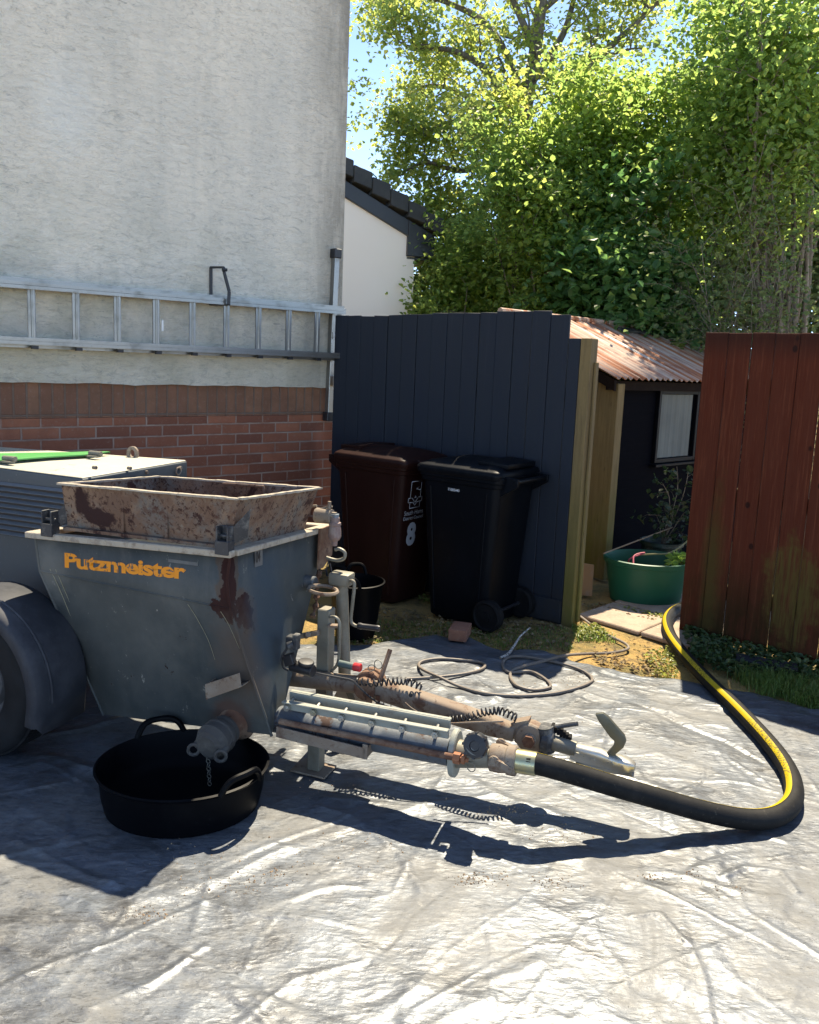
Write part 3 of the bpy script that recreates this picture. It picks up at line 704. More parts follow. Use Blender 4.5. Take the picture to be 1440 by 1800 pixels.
# corrugated roof: two slopes of real waves
m_rustroof = M('rusty_tin', (.40, .27, .20), .75, .0, layers=[
    (lambda n: n.ramp(n.noise(1.6, (6, .25, .25), 4, .6), .44, .56), (.34, .115, .045), .8),
    (lambda n: n.ramp(n.noise(2.3, (5, .22, .22), 5, .6), .54, .62), (.46, .40, .34), .6),
    (lambda n: n.mul(n.ramp(n.noise(5, (5, .5, .5), 6, .7), .52, .66), .8), (.19, .055, .03), .9),
    (lambda n: n.mul(n.ramp(n.noise(26, (2, .6, .6), 5, .8), .58, .68), .6), (.13, .05, .03), .9)],
    bump=[(lambda n: n.noise(40, detail=5), .3, .004)])
nxs = 34*6
def slope_sheet(y_e, y_r):
    vs = []; fs = []
    for i in range(nxs+1):
        x = -.07+(SL+.14)*i/nxs; wv = .011*math.sin(2*math.pi*x/.082)
        for j in range(4):
            t = j/3; jag = (.012*vnoise(np.array([x*14.0]), np.array([1.0]), 9)[0] if j == 0 else 0)
            vs.append(V(x, y_e+(y_r-y_e)*t-(jag if y_r > y_e else -jag), ze+(zr_-ze)*t+wv+.01+(.006*vnoise(np.array([x*3.0]), np.array([t*3.0]), 4)[0])))
    for i in range(nxs):
        for j in range(3):
            a = i*4+j; fs.append((a, a+4, a+5, a+1))
    return vs, fs
mb = MB(); mb.add(*slope_sheet(-.05, run)); mb.add(*slope_sheet(2*run+.05, run))
ro = mb.build('roof', m_rustroof, shed, local=True, sharp=80)
sm = ro.modifiers.new('thickness', 'SOLIDIFY'); sm.thickness = .004
m_felt = plain('bitumen', (.012, .012, .012), .7)
MB().tube([V(-.08, run, zr_+.018), V(SL+.08, run, zr_+.018)], .03, 8).build('ridge_cap', m_rustroof, shed, local=True)
mb = MB(); a_ = math.atan2(zr_-ze, run)
mb.box((1.72, run-.17, zr_-.058+.012), .62, .09, .02, (V(1, 0, 0), V(0, math.cos(a_), math.sin(a_)), V(0, -math.sin(a_), math.cos(a_))))
mb.build('vent', m_felt, shed, bevel=.004, local=True)
mb = MB(); mb.box((SL/2, .035, ze-.045), SL+.05, .025, .07); mb.build('eave_board', plain('old_board', (.012, .007, .005), .85, dirt=(.03, .022, .016), spec=.1), shed, local=True)
# bargeboard on the left verge
mb = MB(); mb.prism([V(-.03, -.03, ze-.085), V(-.03, run, zr_-.085), V(-.03, run, zr_-.004), V(-.03, -.03, ze-.004)], (.025, 0, 0)); mb.build('bargeboard', bpy.data.materials['old_board'], shed, local=True)
# window with a drawn curtain
Linv = Matrix.Rotation(-math.atan2(SD.y, SD.x), 3, 'Z'); E00 = V(E0.x, E0.y, 0)
def shed_px(px, py): return Linv @ (hit(px, py, E00-SN*(wy0-.002), SN)-E00)
wa, wb = shed_px(1160, 693), shed_px(1148, 806); wc = shed_px(1222, 693)
x0, x1, z1, z0 = (wa.x+wb.x)/2, wc.x, (wa.z+wc.z)/2, wb.z
m_dw = plain('dark_window_paint', (.004, .004, .006), .5, dirt=(.03, .03, .03), amt=.25, spec=.15)
mb = MB(); wf = .035
for (cx_, cz_, w_x, w_z) in ((x0-.017, (z0+z1)/2, wf, z1-z0+.07), (x1+.017, (z0+z1)/2, wf, z1-z0+.07), ((x0+x1)/2, z1+.018, x1-x0-.001, wf), ((x0+x1)/2, z0-.02, x1-x0-.001, wf)):
    mb.box((cx_, wy0-.018, cz_), w_x, .032, w_z)
win = mb.build('window', m_dw, shed, bevel=.003, local=True)
MB().box(((x0+x1)/2, wy0-.03, z0-.055), x1-x0+.12, .07, .022).build('sill', m_dw, win, bevel=.003, local=True)
m_cur = M('curtain', (.15, .165, .15), .9, layers=[(lambda n: n.mul(n.ramp(n.noise(3, detail=5), .4, .7), .5), (.08, .09, .085), .9)])
vs = []; fs = []; nn = 60
for i in range(nn+1):
    x = x0+(x1-x0)*.9*i/nn; y = wy0-.012+.0035*math.sin(i*.5)+.0015*math.sin(i*1.3+1)
    vs += [V(x, y, z0+.003), V(x, y*1.0, z1-.003)]
for i in range(nn): fs.append((2*i, 2*i+2, 2*i+3, 2*i+1))
MB().add(vs, fs).build('curtain', m_cur, win, local=True, sharp=180)
# ================================================================== WHEELIE BINS
def rrect(x0, x1, y0, y1, r, z, n=5):
    out = []
    for cx, cy, a0 in ((x1-r, y1-r, 0), (x0+r, y1-r, 90), (x0+r, y0+r, 180), (x1-r, y0+r, 270)):
        for k in range(n+1):
            a = R(a0+90*k/n); out.append(V(cx+r*math.cos(a), cy+r*math.sin(a), z))
    return out
def wheelie(loc, rz, label, cat, c, kx, name='wheelie_bin', group='wheelie bins by the blue fence'):
    m = M('bin_plastic', c, .42, spec=.12, layers=[
        (lambda n: n.mul(n.ramp(n.noise(4, (1, 1, .4), 5, .65), .44, .7), .5), tuple(x*1.6+.001 for x in c), .6),
        (lambda n: n.mul(n.ramp(n.noise(35, (1, 1, .3), 6, .8), .58, .72), .35), (.03, .028, .026), .8)],
        bump=[(lambda n: n.noise(60, detail=3), .1, .002)])
    b = thing(name, loc, label, cat, group, rz)
    H = .925
    def sec(z):
        t = (z-.02)/(H-.02); return (-.235-.075*t)*kx, (.25+.075*t)*kx, .195+.04*t
    loops = []
    for z, gr in ((.0, -.02), (.02, 0), (.22, 0), (.225, 0), (.6, 0), (H-.03, 0), (H-.03, .014), (H, .016), (H, .022), (H+.035, .022)):
        x0, x1, y = sec(max(z, .02)); loops.append(rrect(x0-gr, x1+gr, -y-gr, y+gr, .05, z))
    body = MB().loft(loops)
    for sy in (-1, 1):            # long moulded ribs on the flanks
        for fx in (.14, .88):
            p = []
            for z in (.06, .86):
                x0, x1, y = sec(z); p.append(V(x0+(x1-x0)*fx, sy*(y+.001), z))
            body.bar(p[0], p[1], .012, .010, up=(0, 1, 0))
    body.build('body', m, b, bevel=.004, local=True)
    lid = MB(); L = []
    z0 = H+.040
    for z, gx, gy in ((z0-.02, .030, .030), (z0+.012, .034, .034), (z0+.03, .024, .026), (z0+.055, -.02, -.03), (z0+.075, -.11, -.10), (z0+.082, -.2, -.17)):
        x0, x1, y = sec(H); L.append(rrect(x0-gx*.6, x1+gx*1.2, -y-gy, y+gy, .05 if gx > -.05 else .03, z))
    lid.loft(L)
    x0, x1, y = sec(H)
    lid.prism([V(x1-.05, -.14, z0+.045), V(x1+.075, -.12, z0-.005), V(x1+.075, .12, z0-.005), V(x1-.05, .14, z0+.045)], (0, 0, .016))    # front lip to lift it by
    lid.prism([V(x0+.18, -.19, z0+.055), V(x0+.18, .19, z0+.055), V(x0-.02, .17, z0+.047), V(x0-.02, -.17, z0+.047)], (0, 0, .03))
    lid.build('lid', m, b, bevel=.006, segs=2, local=True)
    h = MB(); hx = x0-.085
    h.tube([V(hx, -y*.85, H+.02), V(hx, y*.85, H+.02)], .016, 10)
    for sy in (-1, 1):
        h.prism([V(x0+.03, sy*y*.84, H-.09), V(hx-.02, sy*y*.84, H-.01), V(hx-.022, sy*y*.84, H+.04), V(x0+.03, sy*y*.84, H+.05)], (0, -sy*.022, 0))
    h.build('handle', m, b, bevel=.003, local=True)
    for sy in (-1, 1):
        w = MB(); c_ = V(-.235, sy*.195, .10)
        w.lathe(c_, (0, sy, 0), [(.045, -.02), (.085, -.024), (.1, -.015), (.1, .03), (.085, .04), (.075, .03), (.03, .034), (.028, .042)], 28)
        wh = w.build('wheel', m_rub, b, local=True)
    MB().cyl(V(-.235, -.19, .10), V(-.235, .19, .10), .012, 10).build('axle', m_black, b, local=True)
    return b, sec
m_rub = M('rubber', (.006, .006, .0065), .75, spec=.15, layers=[(lambda n: n.mul(n.ramp(n.noise(9, detail=6, rough=.7), .45, .7), .6), (.018, .018, .019), .85)], bump=[(lambda n: n.noise(60, detail=4), .3, .003)])
m_mark = plain('printed_mark', (.42, .43, .46), .6, amt=.2)
m_mark_w = plain('white_print', (.72, .73, .74), .6, amt=.1)

fo = -FN if FN.dot(V(0, -1, 0)) < 0 else FN          # from the fence towards the yard
# black bin: handle at right, front to the left
cb = FA+FD*((G(878, 1104)-FA).dot(FD))+fo*.285 - FD*.275
black_bin, sec = wheelie((cb.x, cb.y, -.012), math.atan2(-FD.y, -FD.x), 'black wheelie bin with a white serial number and its handle to the right', 'wheelie bin', (.0018, .0030, .0050), .90)
mb = MB(); x0, x1, y = sec(.86)
put_text(mb, '71005443', V(.085, y+.0022, .845), V(-1, 0, 0), V(0, 0, 1), .085, .017, .012)
mb.build('serial_number', m_mark_w, black_bin, local=True, fixn=False)
# brown bin: front with the council mark faces right
cw = FA+FD*((G(692, 1066)-FA).dot(FD)-.27)+fo*.285
brown_bin, sec = wheelie((cw.x, cw.y, -.012), math.atan2(FD.y, FD.x), 'brown wheelie bin marked with a council emblem and the number 8', 'wheelie bin', (.020, .0066, .0050), .93)
def FX(z): return sec(z)[1]+.0025
def FP(yy, z): return V(FX(z), yy, z)
tl = (FX(.9)-FX(.3))/.6; eyv = V(tl, 0, 1).normalized(); exv = V(0, 1, 0)
yl = -.075
mk = MB()
def stroke(pts, w=.006):
    for a, b in zip(pts[:-1], pts[1:]): mk.bar(FP(*a), FP(*b), .001, w, up=(1, 0, 0)) if False else mk.bar(FP(*a), FP(*b), w, .001, up=(1, 0, 0))
stroke([(yl-.055, .735), (yl-.055, .845), (yl+.055, .845), (yl+.055, .735)])                         # frame
stroke([(yl-.075, .735), (yl-.075, .705), (yl-.055, .705)]); stroke([(yl+.075, .735), (yl+.075, .705), (yl+.055, .705)])
stroke([(yl-.075, .735), (yl-.035, .733), (yl, .70), (yl+.035, .733), (yl+.075, .735)])            # open book
stroke([(yl-.055, .705), (yl-.02, .702), (yl, .68), (yl+.02, .702), (yl+.055, .705)])
stroke([(yl-.055, .705), (yl-.055, .665), (yl+.055, .665), (yl+.055, .705)])
mk.prism([FP(yl-.012, .732), FP(yl+.014, .732), FP(yl, .748)], (.001, 0, 0))
mk.prism([FP(yl, .79), FP(yl+.022, .787), FP(yl+.034, .81), FP(yl+.02, .803)], (.001, 0, 0))        # bird
mk.prism([FP(yl+.02, .785), FP(yl+.05, .788), FP(yl+.058, .797), FP(yl+.05, .778)], (.001, 0, 0))
put_text(mk, 'South Hams', FP(yl-.105, .618), exv, eyv, .21, .032, .004)
put_text(mk, 'District Council', FP(yl-.108, .585), exv, eyv, .216, .024, .006)
mk.build('council_emblem', m_mark, brown_bin, local=True, fixn=False)
mb = MB()
put_text(mb, '8', FP(yl-.055, .40), exv, eyv, .10, .165, .05)
mb.build('house_number', m_mark, brown_bin, local=True, fixn=False)

# ================================================================== SMALL THINGS ON THE GROUND
m_tub = M('black_rubber_tub', (.0014, .0018, .0028), .45, spec=.08, layers=[(lambda n: n.mul(n.ramp(n.noise(5, detail=6, rough=.7), .5, .72), .3), (.008, .0085, .010), .7), (lambda n: n.mul(n.ramp(n.noise(70, detail=4, rough=.8), .62, .72), .3), (.035, .035, .035), .8)], bump=[(lambda n: n.noise(40, detail=3), .12, .002)])
def trug(name, c, rt, rb, hgt, sx, sy, xd, label, cat, hang, hh=.07, hw=.30):
    t = thing(name, c, label, cat)
    mb = MB(); th_ = .006
    mb.lathe(c, (0, 0, 1), [(rb*.9, .006), (rb, .0), (rb+.4*(rt-rb), hgt*.35), (rt-.01, hgt*.92), (rt, hgt*.94), (rt+.005, hgt), (rt-.004, hgt+.003), (rt-th_-.006, hgt*.94), (rb+.4*(rt-rb)-th_, hgt*.35), (rb-th_-.02, .012), (.001, .012)], 64, sx=sx, sy=sy, xdir=xd)
    body = mb.build('body', m_tub, t, sharp=60)
    X = Vector(xd).normalized(); Y = V(-X.y, X.x, 0)
    for a in hang:
        p = []
        for k in range(13):
            u = -1+2*k/12; an = a+u*hw; rr = rt+.002+.012*(1-u*u)
            p.append(Vector(c)+X*(rr*sx*math.cos(an))+Y*(rr*sy*math.sin(an))+V(0, 0, hgt-.005+hh*(1-u**4)))
        MB().tube(smooth_path(p, 3), .0115, 8).build('handle', m_tub, t)
    return t
tc_ = G(322, 1390, 0.0); ctr = G(321, 1345, .19); 
wt = G(172, 1338, .150); we = G(471, 1343, .150); rad = (we-wt).length/2; cen = (we+wt)/2; cen.z = 0.004
dxy = V((we-wt).x, (we-wt).y, 0).normalized()
trug('flexible_tub', cen, rad, rad*.90, .147, 1, .86, dxy, 'wide shallow black rubber tub under the outlet valve', 'tub', [R(118), R(-38)], .055, .30)
bc = G(622, 1122, 0); 
bk = trug('flexible_bucket', V(bc.x, bc.y+.10, -.01), .165, .115, .33, 1, 1, V(1, 0, 0), 'tall black rubber bucket standing behind the trailer jack', 'bucket', [R(95), R(-100)], .06, .36)

m_green = M('green_plastic', (.004, .085, .045), .42, spec=.3, layers=[(lambda n: n.mul(n.ramp(n.noise(3, detail=5), .42, .7), .5), (.003, .06, .033), .5), (lambda n: n.mul(n.ramp(n.noise(40, detail=6, rough=.8), .6, .72), .4), (.10, .12, .08), .8)])
gt = G(1133, 1069); gc = V(gt.x+.07, gt.y+.25, -.012)
gtub = thing('planter_tub', gc, 'round green plastic tub standing in the gateway in front of the shed', 'tub')
MB().lathe(gc, (0, 0, 1), [(.23, .0), (.245, .004), (.295, .275), (.31, .28), (.315, .312), (.30, .316), (.285, .275), (.265, .15)], 56, close1=False, sy=.82, xdir=V(1, 0, 0)).build('body', m_green, gtub, sharp=50)
MB().lathe(gc+V(0, 0, .17), (0, 0, 1), [(.262, 0), (.2, .012), (.001, .02)], 40, close0=False, sy=.82, xdir=V(1, 0, 0)).build('soil', m_soil, gtub)
pk = [gc+V(-.12, -.02, .43), gc+V(-.06, -.08, .30), gc+V(-.10, .05, .26), gc+V(0, .1, .36), gc+V(.03, .12, .43)]
tag(MB().tube(smooth_path([gc+V(-.13, -.11, .28), gc+V(-.11, -.05, .335), gc+V(-.03, -.02, .35), gc+V(-.14, -.03, .30), gc+V(-.10, .05, .22)], 8), .006, 6).build('string', plain('pink_cord', (.45, .05, .09), .6)), 'loop of pink cord lying in the green tub', 'string')
c0_, c1_ = AY(1061, 973, gc.y-.1), AY(1182, 927, gc.y+.42)
tag(MB().cyl(c0_, c1_, .005, 6).build('garden_cane', plain('cane', (.22, .15, .09), .8)), 'thin garden cane leaning from the green tub to the shed', 'cane')
c0_, c1_ = AY(1120, 976, gc.y), AY(1205, 955, gc.y+.15)
tag(MB().tube(smooth_path([AY(1118, 975, gc.y), AY(1150, 974, gc.y), AY(1180, 971, gc.y+.05), AY(1210, 950, gc.y+.15)], 5), .006, 6).build('stick', plain('green_stick', (.22, .20, .08), .8)), 'greenish stem lying across the green tub', 'stick')
gp = V(gc.x+.24, gc.y+.46, 0)
pot = thing('plant_pot', gp, 'dark green plant pot behind the green tub', 'plant pot')
MB().lathe(gp, (0, 0, 1), [(.12, 0), (.15, .30), (.165, .305), (.165, .335), (.15, .335), (.14, .28), (.001, .275)], 32).build('body', plain('dark_green_plastic', (.002, .022, .015), .5), pot)

bk_ = G(804, 1130); bdir = V(.97, -.25, 0).normalized(); bn = V(.25, .97, 0).normalized()
m_b1 = M('loose_brick', (.27, .115, .07), .9, layers=[(lambda n: n.ramp(n.noise(9, detail=5), .42, .68), (.20, .08, .05), .9), (lambda n: n.mul(n.ramp(n.noise(50, detail=5, rough=.8), .56, .7), .6), (.38, .26, .18), .9)], bump=[(lambda n: n.noise(50, detail=6), .5, .004)])
bz = sheet_z(bk_.x, bk_.y+.06)
tag(MB().box(bk_+bn*.07+V(0, 0, .035+.012), .108, .17, .068, (bdir, bn, V(0, 0, 1))).build('brick', m_b1, bevel=.006, segs=2), 'single red brick weighing down the sheet in front of the bins', 'brick')
# ply offcut leaning by the shed
q = [G(1017, 1052, 0.0), G(1046, 1056, 0)]; pz = .21
d_ = V(.3, .95, 0).normalized()
tag(MB().prism([q[0]+V(0, .1, 0), q[1]+V(0, .1, 0), q[1]+V(.02, .19, pz), q[0]+V(0, .17, pz+.01)], d_*.02).build('plywood_offcut', plain('plywood', (.30, .15, .06), .8), bevel=.002), 'small offcut of brown plywood leaning beside the gate post', 'plywood')
tw = [G(880, 1157, .012), G(893, 1150, .02), G(906, 1132, .03), G(915, 1118, .04), G(932, 1103, .06)]
tag(MB().tube(smooth_path(tw, 5), [.010-.0003*i for i in range(21)], 7).build('twig', M('birch_twig', (.45, .42, .37), .8, layers=[(lambda n: n.ramp(n.noise(70, detail=3), .52, .58), (.12, .10, .08), .9)])), 'pale broken twig lying across the edge of the sheet', 'twig')

# ---- thin grey hose in loose loops
hp = [(715, 1193.5), (764, 1190.5), (806, 1186), (840, 1179), (853, 1170.5), (845, 1164.5), (813, 1160.5), (774, 1158), (744, 1162), (736, 1170), (747, 1179), (774, 1191), (809, 1207), (854, 1219), (910, 1223), (965, 1220), (1007, 1211.5),
      (1035, 1201), (1041, 1193), (1028, 1181), (1000, 1170), (965, 1161.5), (931, 1155.5), (903, 1154), (887, 1160), (885, 1173), (897, 1182), (930, 1180), (950, 1188), (966, 1201), (965, 1209), (938, 1213), (910, 1206), (898, 1192), (900, 1180), (920, 1171), (955, 1162), (990, 1152.5), (1035, 1149), (1070, 1148), (1098, 1143), (1105, 1138), (1097, 1130), (1070, 1117), (1046, 1103), (1030, 1091), (1018, 1082), (1005, 1074)]
hz = [.0]*len(hp)
for i in (1, 2, 27, 28): hz[i] = .004
for i in (10, 11, 35, 36, 37): hz[i] = .020
pp = []
for (x, y), z in zip(hp, hz):
    q = G(x, y, .02); zs = max(sheet_z(q.x+dx, q.y+dy) for dx, dy in ((0, 0), (.012, 0), (-.012, 0), (0, .012), (0, -.012)))
    pp.append(G(x, y, max(zs, -.012)+.009+z))
pp = smooth_path(pp, 5)
m_hose2 = plain('grey_hose', (.17, .14, .115), .6, dirt=(.30, .26, .22), amt=.6, ds=20)
tag(MB().tube(pp, .0082, 8).build('water_hose', m_hose2), 'thin grey brown hose lying in loose loops on the sheet', 'hose')

# ---- scattered grit and leaf litter
vs = []; fs = []
def pebble(p, r):
    o = len(vs); a = rng.uniform(0, 6)
    for k in range(4): vs.append((p[0]+r*math.cos(a+k*1.57)*rng.uniform(.7, 1.2), p[1]+r*math.sin(a+k*1.57)*rng.uniform(.7, 1.2), p[2]))
    vs.append((p[0], p[1], p[2]+r*rng.uniform(.7, 1.3)))
    for k in range(4): fs.append((o+k, o+(k+1) % 4, o+4))
for (px, py, sp, n) in ((850, 1545, 22, 70), (820, 1552, 15, 40), (970, 1555, 25, 60), (985, 1462, 40, 60), (870, 1430, 26, 80), (890, 1430, 18, 50), (265, 1610, 22, 60), (480, 1535, 30, 50), (415, 1560, 40, 60), (1140, 1545, 14, 30), (1210, 1540, 14, 30), (1290, 1570, 18, 20), (600, 1500, 60, 60), (1015, 1195, 22, 70), (1000, 1200, 30, 50), (930, 1195, 25, 30), (760, 1250, 80, 60), (560, 1380, 40, 40), (330, 1500, 60, 40), (1100, 1300, 120, 40)):
    for _ in range(n):
        q = G(px+rng.gauss(0, sp), py+rng.gauss(0, sp*.3)); pebble((q.x, q.y, sheet_z(q.x, q.y)+.0005), rng.uniform(.001, .003)*rng.choice((1, 1, 1, 1.6)))
tag(np_mesh('grit', vs, fs, plain('grit_stone', (.36, .24, .14), .9, ds=60, dirt=(.1, .08, .06)), loc=(0, 2, 0), smooth=False), 'scattered crumbs of sand and grit on the plastic sheet', 'grit', kind='stuff')
# ================================================================== PUMP TRAILER
PH = R(20); TA = V(math.cos(PH), -math.sin(PH), 0); TWD = V(math.sin(PH), math.cos(PH), 0); T0 = G(-60, 1330)
TR = T0+TA*1.0+TWD*.5
def TW(s, w, z): return T0+TA*s+TWD*w+V(0, 0, z)
def TP(px, py, w): return hit(px, py, T0+TWD*w, TWD)
def SP(px, py, s): return hit(px, py, T0+TA*s, TA)
def tcs(p): q = p-T0; return q.dot(TA), q.dot(TWD), q.z
trailer = thing('pump_trailer', (TR.x, TR.y, 0), 'worn grey blue mortar pump trailer with an orange name on its rusty hopper', 'trailer')
FLAKE = lambda sc, lo, hi: (lambda n: n.ramp(n.noise(sc, detail=8, rough=.72, dist=.4), lo, hi))
rimB_ = TP(418, 876, .22)
cr = hit(404, 1075, T0+TWD*.2, TWD)
m_paint = M('worn_paint', (.040, .049, .050), .52, spec=.35, layers=[
    (lambda n: n.ramp(n.noise(3.2, (1, 1, .5), 6, .65), .42, .68), (.055, .060, .056), .6),
    (lambda n: n.mul(n.ramp(n.noise(5, (1, 1, .22), 7, .7), .55, .72), .7), (.085, .088, .08), .75),
    (lambda n: n.mul(n.ramp(n.noise(55, (1, 1, .6), 5, .8), .66, .71), .8), (.28, .27, .24), .9),
    (lambda n: n.mul(n.ramp(n.noise(24, (1, 1, .07), 4, .7, rot=(0, .35, 0)), .70, .74), .45), (.24, .24, .21), .8),
    (lambda n: n.mul(n.ramp(n.noise(2.6, detail=7, rough=.7), .40, .68), .45), (.135, .135, .12), .85),
    (lambda n: n.mul(n.ramp(n.noise(17, (1, 1, .6), 7, .75), .645, .665), .8), (.27, .255, .22), .95),
    (FLAKE(7, .66, .675), (.03, .009, .006), .85),
    (lambda n: n.mul(n.spot(cr+V(0, 0, .12), .125, .12, 12, .01, (2.4, 2.4, .75)), .7), (.10, .062, .04), .85),
    (lambda n: n.mul(n.spot(SP(434, 1078, 1.08), .078, .11, 13, .01, (1.1, 1.1, .85)), .7), (.10, .062, .04), .85),
    (lambda n: n.mul(n.mul(n.axis(2, .60, .86), n.ramp(n.noise(6, (1.6, 1.6, .35), 7, .75), .5, .68)), .6), (.13, .125, .11), .9),
    (lambda n: n.spot(cr+V(0, 0, .13), .10, .11, 14, .003, (2.6, 2.6, .75)), (.034, .0085, .0055), .85),
    (lambda n: n.spot(hit(392, 1073, T0+TWD*.2, TWD), .055, .10, 15, .003, (1.0, 1.0, 1.3)), (.028, .0075, .005), .85),
    (lambda n: n.spot(SP(434, 1078, 1.08), .062, .10, 15, .003, (1.1, 1.1, .85)), (.032, .0085, .0055), .85),
    (lambda n: n.mul(n.spot(SP(425, 1180, 1.10), .11, .10, 9, .05, (1.0, 1.0, .6)), .8), (.085, .062, .048), .9),
    (lambda n: n.spot(TP(405, 1262, .30), .085, .04, 12, .02), (.075, .045, .035), .9),
    (lambda n: n.mul(n.spot(SP(470, 1100, 1.09), .17, .09, 7, .06, (1.4, 1.4, .6)), .7), (.028, .05, .068), .6),
    (lambda n: n.mul(n.spot(TP(90, 1000, .21), .07, .06, 14, .03, (1, 1, .6)), .6), (.17, .165, .145), .9)],
    bump=[(lambda n: n.noise(30, detail=6, rough=.7), .25, .004), (FLAKE(7, .655, .68), .5, -.002)], off=TR)
m_paint2 = M('cabinet_paint', (.055, .068, .076), .5, layers=[
    (lambda n: n.mul(n.ramp(n.noise(4, (1, 1, .3), 6, .7), .48, .72), .6), (.062, .07, .072), .7),
    (lambda n: n.mul(n.ramp(n.noise(50, detail=5, rough=.8), .64, .70), .7), (.30, .29, .26), .9),
    (FLAKE(9, .66, .68), (.05, .03, .022), .85)], bump=[(lambda n: n.noise(40, detail=5), .2, .003)], off=TR)
m_cream = M('cream_top', (.38, .36, .29), .6, layers=[(FLAKE(6, .52, .68), (.46, .42, .33), .8), (FLAKE(20, .62, .68), (.16, .10, .07), .9)], off=TR)  # cabinet top plate, a paler cream than the sides
m_lid = M('green_lid', (.055, .30, .075), .38, layers=[(lambda n: n.mul(n.ramp(n.noise(5, detail=6), .5, .7), .3), (.14, .36, .14), .6)])
m_rusty = M('rusted_plate', (.235, .145, .092), .88, layers=[
    (FLAKE(4, .44, .56), (.135, .125, .11), .85),
    (FLAKE(3.3, .47, .58), (.15, .085, .055), .9),
    (FLAKE(7, .575, .60), (.035, .010, .0065), .9),
    (FLAKE(48, .535, .60), (.06, .025, .016), .95), (FLAKE(11, .56, .66), (.085, .036, .022), .9),
    (lambda n: n.mul(n.ramp(n.noise(13, detail=7, rough=.75), .60, .68), .75), (.22, .19, .15), .9),
    (lambda n: n.spot(TP(140, 890, .2), .05, .05, 11, .005, (1.2, 1.2, .8)), (.026, .006, .0045), .85),
    (lambda n: n.spot(TP(165, 912, .2), .055, .05, 11, .005, (.7, .7, 1.6)), (.026, .006, .0045), .85),
    (lambda n: n.mul(n.axis(2, .905-TR.z, .885), .0), (.2, .18, .16), .9)],
    bump=[(lambda n: n.noise(45, detail=7, rough=.75), .5, .005)], off=TR)
m_lip = M('cement_crusted_edge', (.40, .345, .27), .95, layers=[(FLAKE(26, .5, .66), (.24, .19, .145), .95)], bump=[(lambda n: n.noise(60, detail=6, rough=.7), .8, .006)])
m_rust = M('rust', (.125, .055, .032), .88, layers=[(FLAKE(9, .45, .62), (.23, .145, .095), .9), (FLAKE(35, .56, .66), (.05, .022, .016), .9)], bump=[(lambda n: n.noise(60, detail=6, rough=.75), .5, .004)])
m_dusty = M('dusty_steel', (.20, .145, .105), .8, layers=[(FLAKE(7, .45, .60), (.24, .195, .15), .9), (FLAKE(15, .54, .64), (.12, .062, .038), .85), (FLAKE(45, .6, .68), (.06, .035, .026), .9)], bump=[(lambda n: n.noise(60, detail=6, rough=.7), .4, .003)])
m_galv = M('galvanised', (.22, .205, .165), .55, .35, layers=[(FLAKE(6, .44, .66), (.16, .145, .11), .7), (lambda n: n.mul(n.ramp(n.noise(20, (1, 1, .1), 5, .7), .55, .7), .6), (.16, .13, .09), .8)], bump=[(lambda n: n.noise(60, detail=4), .25, .002)])
m_zinc = M('zinc_plated', (.50, .49, .44), .34, .75, layers=[(FLAKE(6, .5, .68), (.42, .37, .22), .45), (FLAKE(24, .60, .70), (.16, .13, .10), .7, .2)])
m_hand = M('dull_zinc', (.12, .12, .095), .45, .6, layers=[(FLAKE(8, .5, .66), (.11, .10, .06), .6)])
m_gold = M('yellow_zinc', (.50, .43, .22), .32, .85, layers=[(FLAKE(7, .45, .6), (.40, .40, .27), .35), (FLAKE(30, .62, .7), (.22, .17, .11), .7, .2)])
m_tubep = M('pump_tube_paint', (.075, .09, .105), .55, layers=[(FLAKE(6, .50, .62), (.17, .18, .185), .7), (FLAKE(11, .56, .62), (.06, .03, .02), .85), (lambda n: n.mul(n.ramp(n.noise(16, (1, 1, .3), 5, .7), .56, .7), .6), (.07, .05, .04), .85)], bump=[(lambda n: n.noise(50, detail=5), .3, .003)])
m_clampbar = M('clamp_bar_paint', (.28, .285, .24), .6, layers=[(FLAKE(12, .56, .68), (.22, .20, .16), .8), (FLAKE(40, .62, .7), (.09, .05, .035), .9)], bump=[(lambda n: n.noise(60, detail=4), .3, .003)])
m_grey_cast = M('grey_casting', (.06, .053, .047), .85, layers=[(FLAKE(9, .46, .64), (.11, .10, .085), .9)], bump=[(lambda n: n.noise(40, detail=6, rough=.7), .5, .005)])
m_interior = M('mortar_crust', (.16, .10, .065), .95, layers=[(FLAKE(9, .5, .6), (.05, .022, .016), .95)], bump=[(lambda n: n.noise(30, detail=6), .6, .01)])

# ---- hopper -------------------------------------------------------
nA = TP(62, 945, .20); nB = TP(403, 978, .20); sB = tcs(nB)[0]; sA = tcs(nA)[0]
nA2 = TP(70, 1003, .20); nB2 = TP(404, 1070, .20)
bA = TP(182, 1257, .30); bB = TP(477, 1293, .32)
fB = SP(573, 931, sB); fw = tcs(fB)[1]; fz = tcs(fB)[2]
fA = TW(sA, fw, tcs(nA)[2]-(tcs(nB)[2]-fz))
fB2 = SP(557, 1010, sB+.01); fA2 = TW(sA+.02, fw-.13, tcs(fB2)[2]+.04)
dB = TP(500, 1246, .42); dA2 = TW(tcs(bA)[0], .34, tcs(bA)[2]+.02)
hop = MB()
hop.add([nA, nB, nA2, nB2, bA, bB, dA2, dB, fA2, fB2, fA, fB],
        [(0, 1, 3, 2), (2, 3, 5, 4), (4, 5, 7, 6), (6, 7, 9, 8), (8, 9, 11, 10), (1, 11, 9, 3), (3, 9, 7, 5), (0, 2, 8, 10), (2, 4, 6, 8)])
hopper = hop.build('hopper', m_paint, trailer, bevel=.006, segs=2, sharp=20)
sm = hopper.modifiers.new('plate', 'SOLIDIFY'); sm.thickness = .006; sm.offset = -1
seam = MB()            # welded seams and corner edges
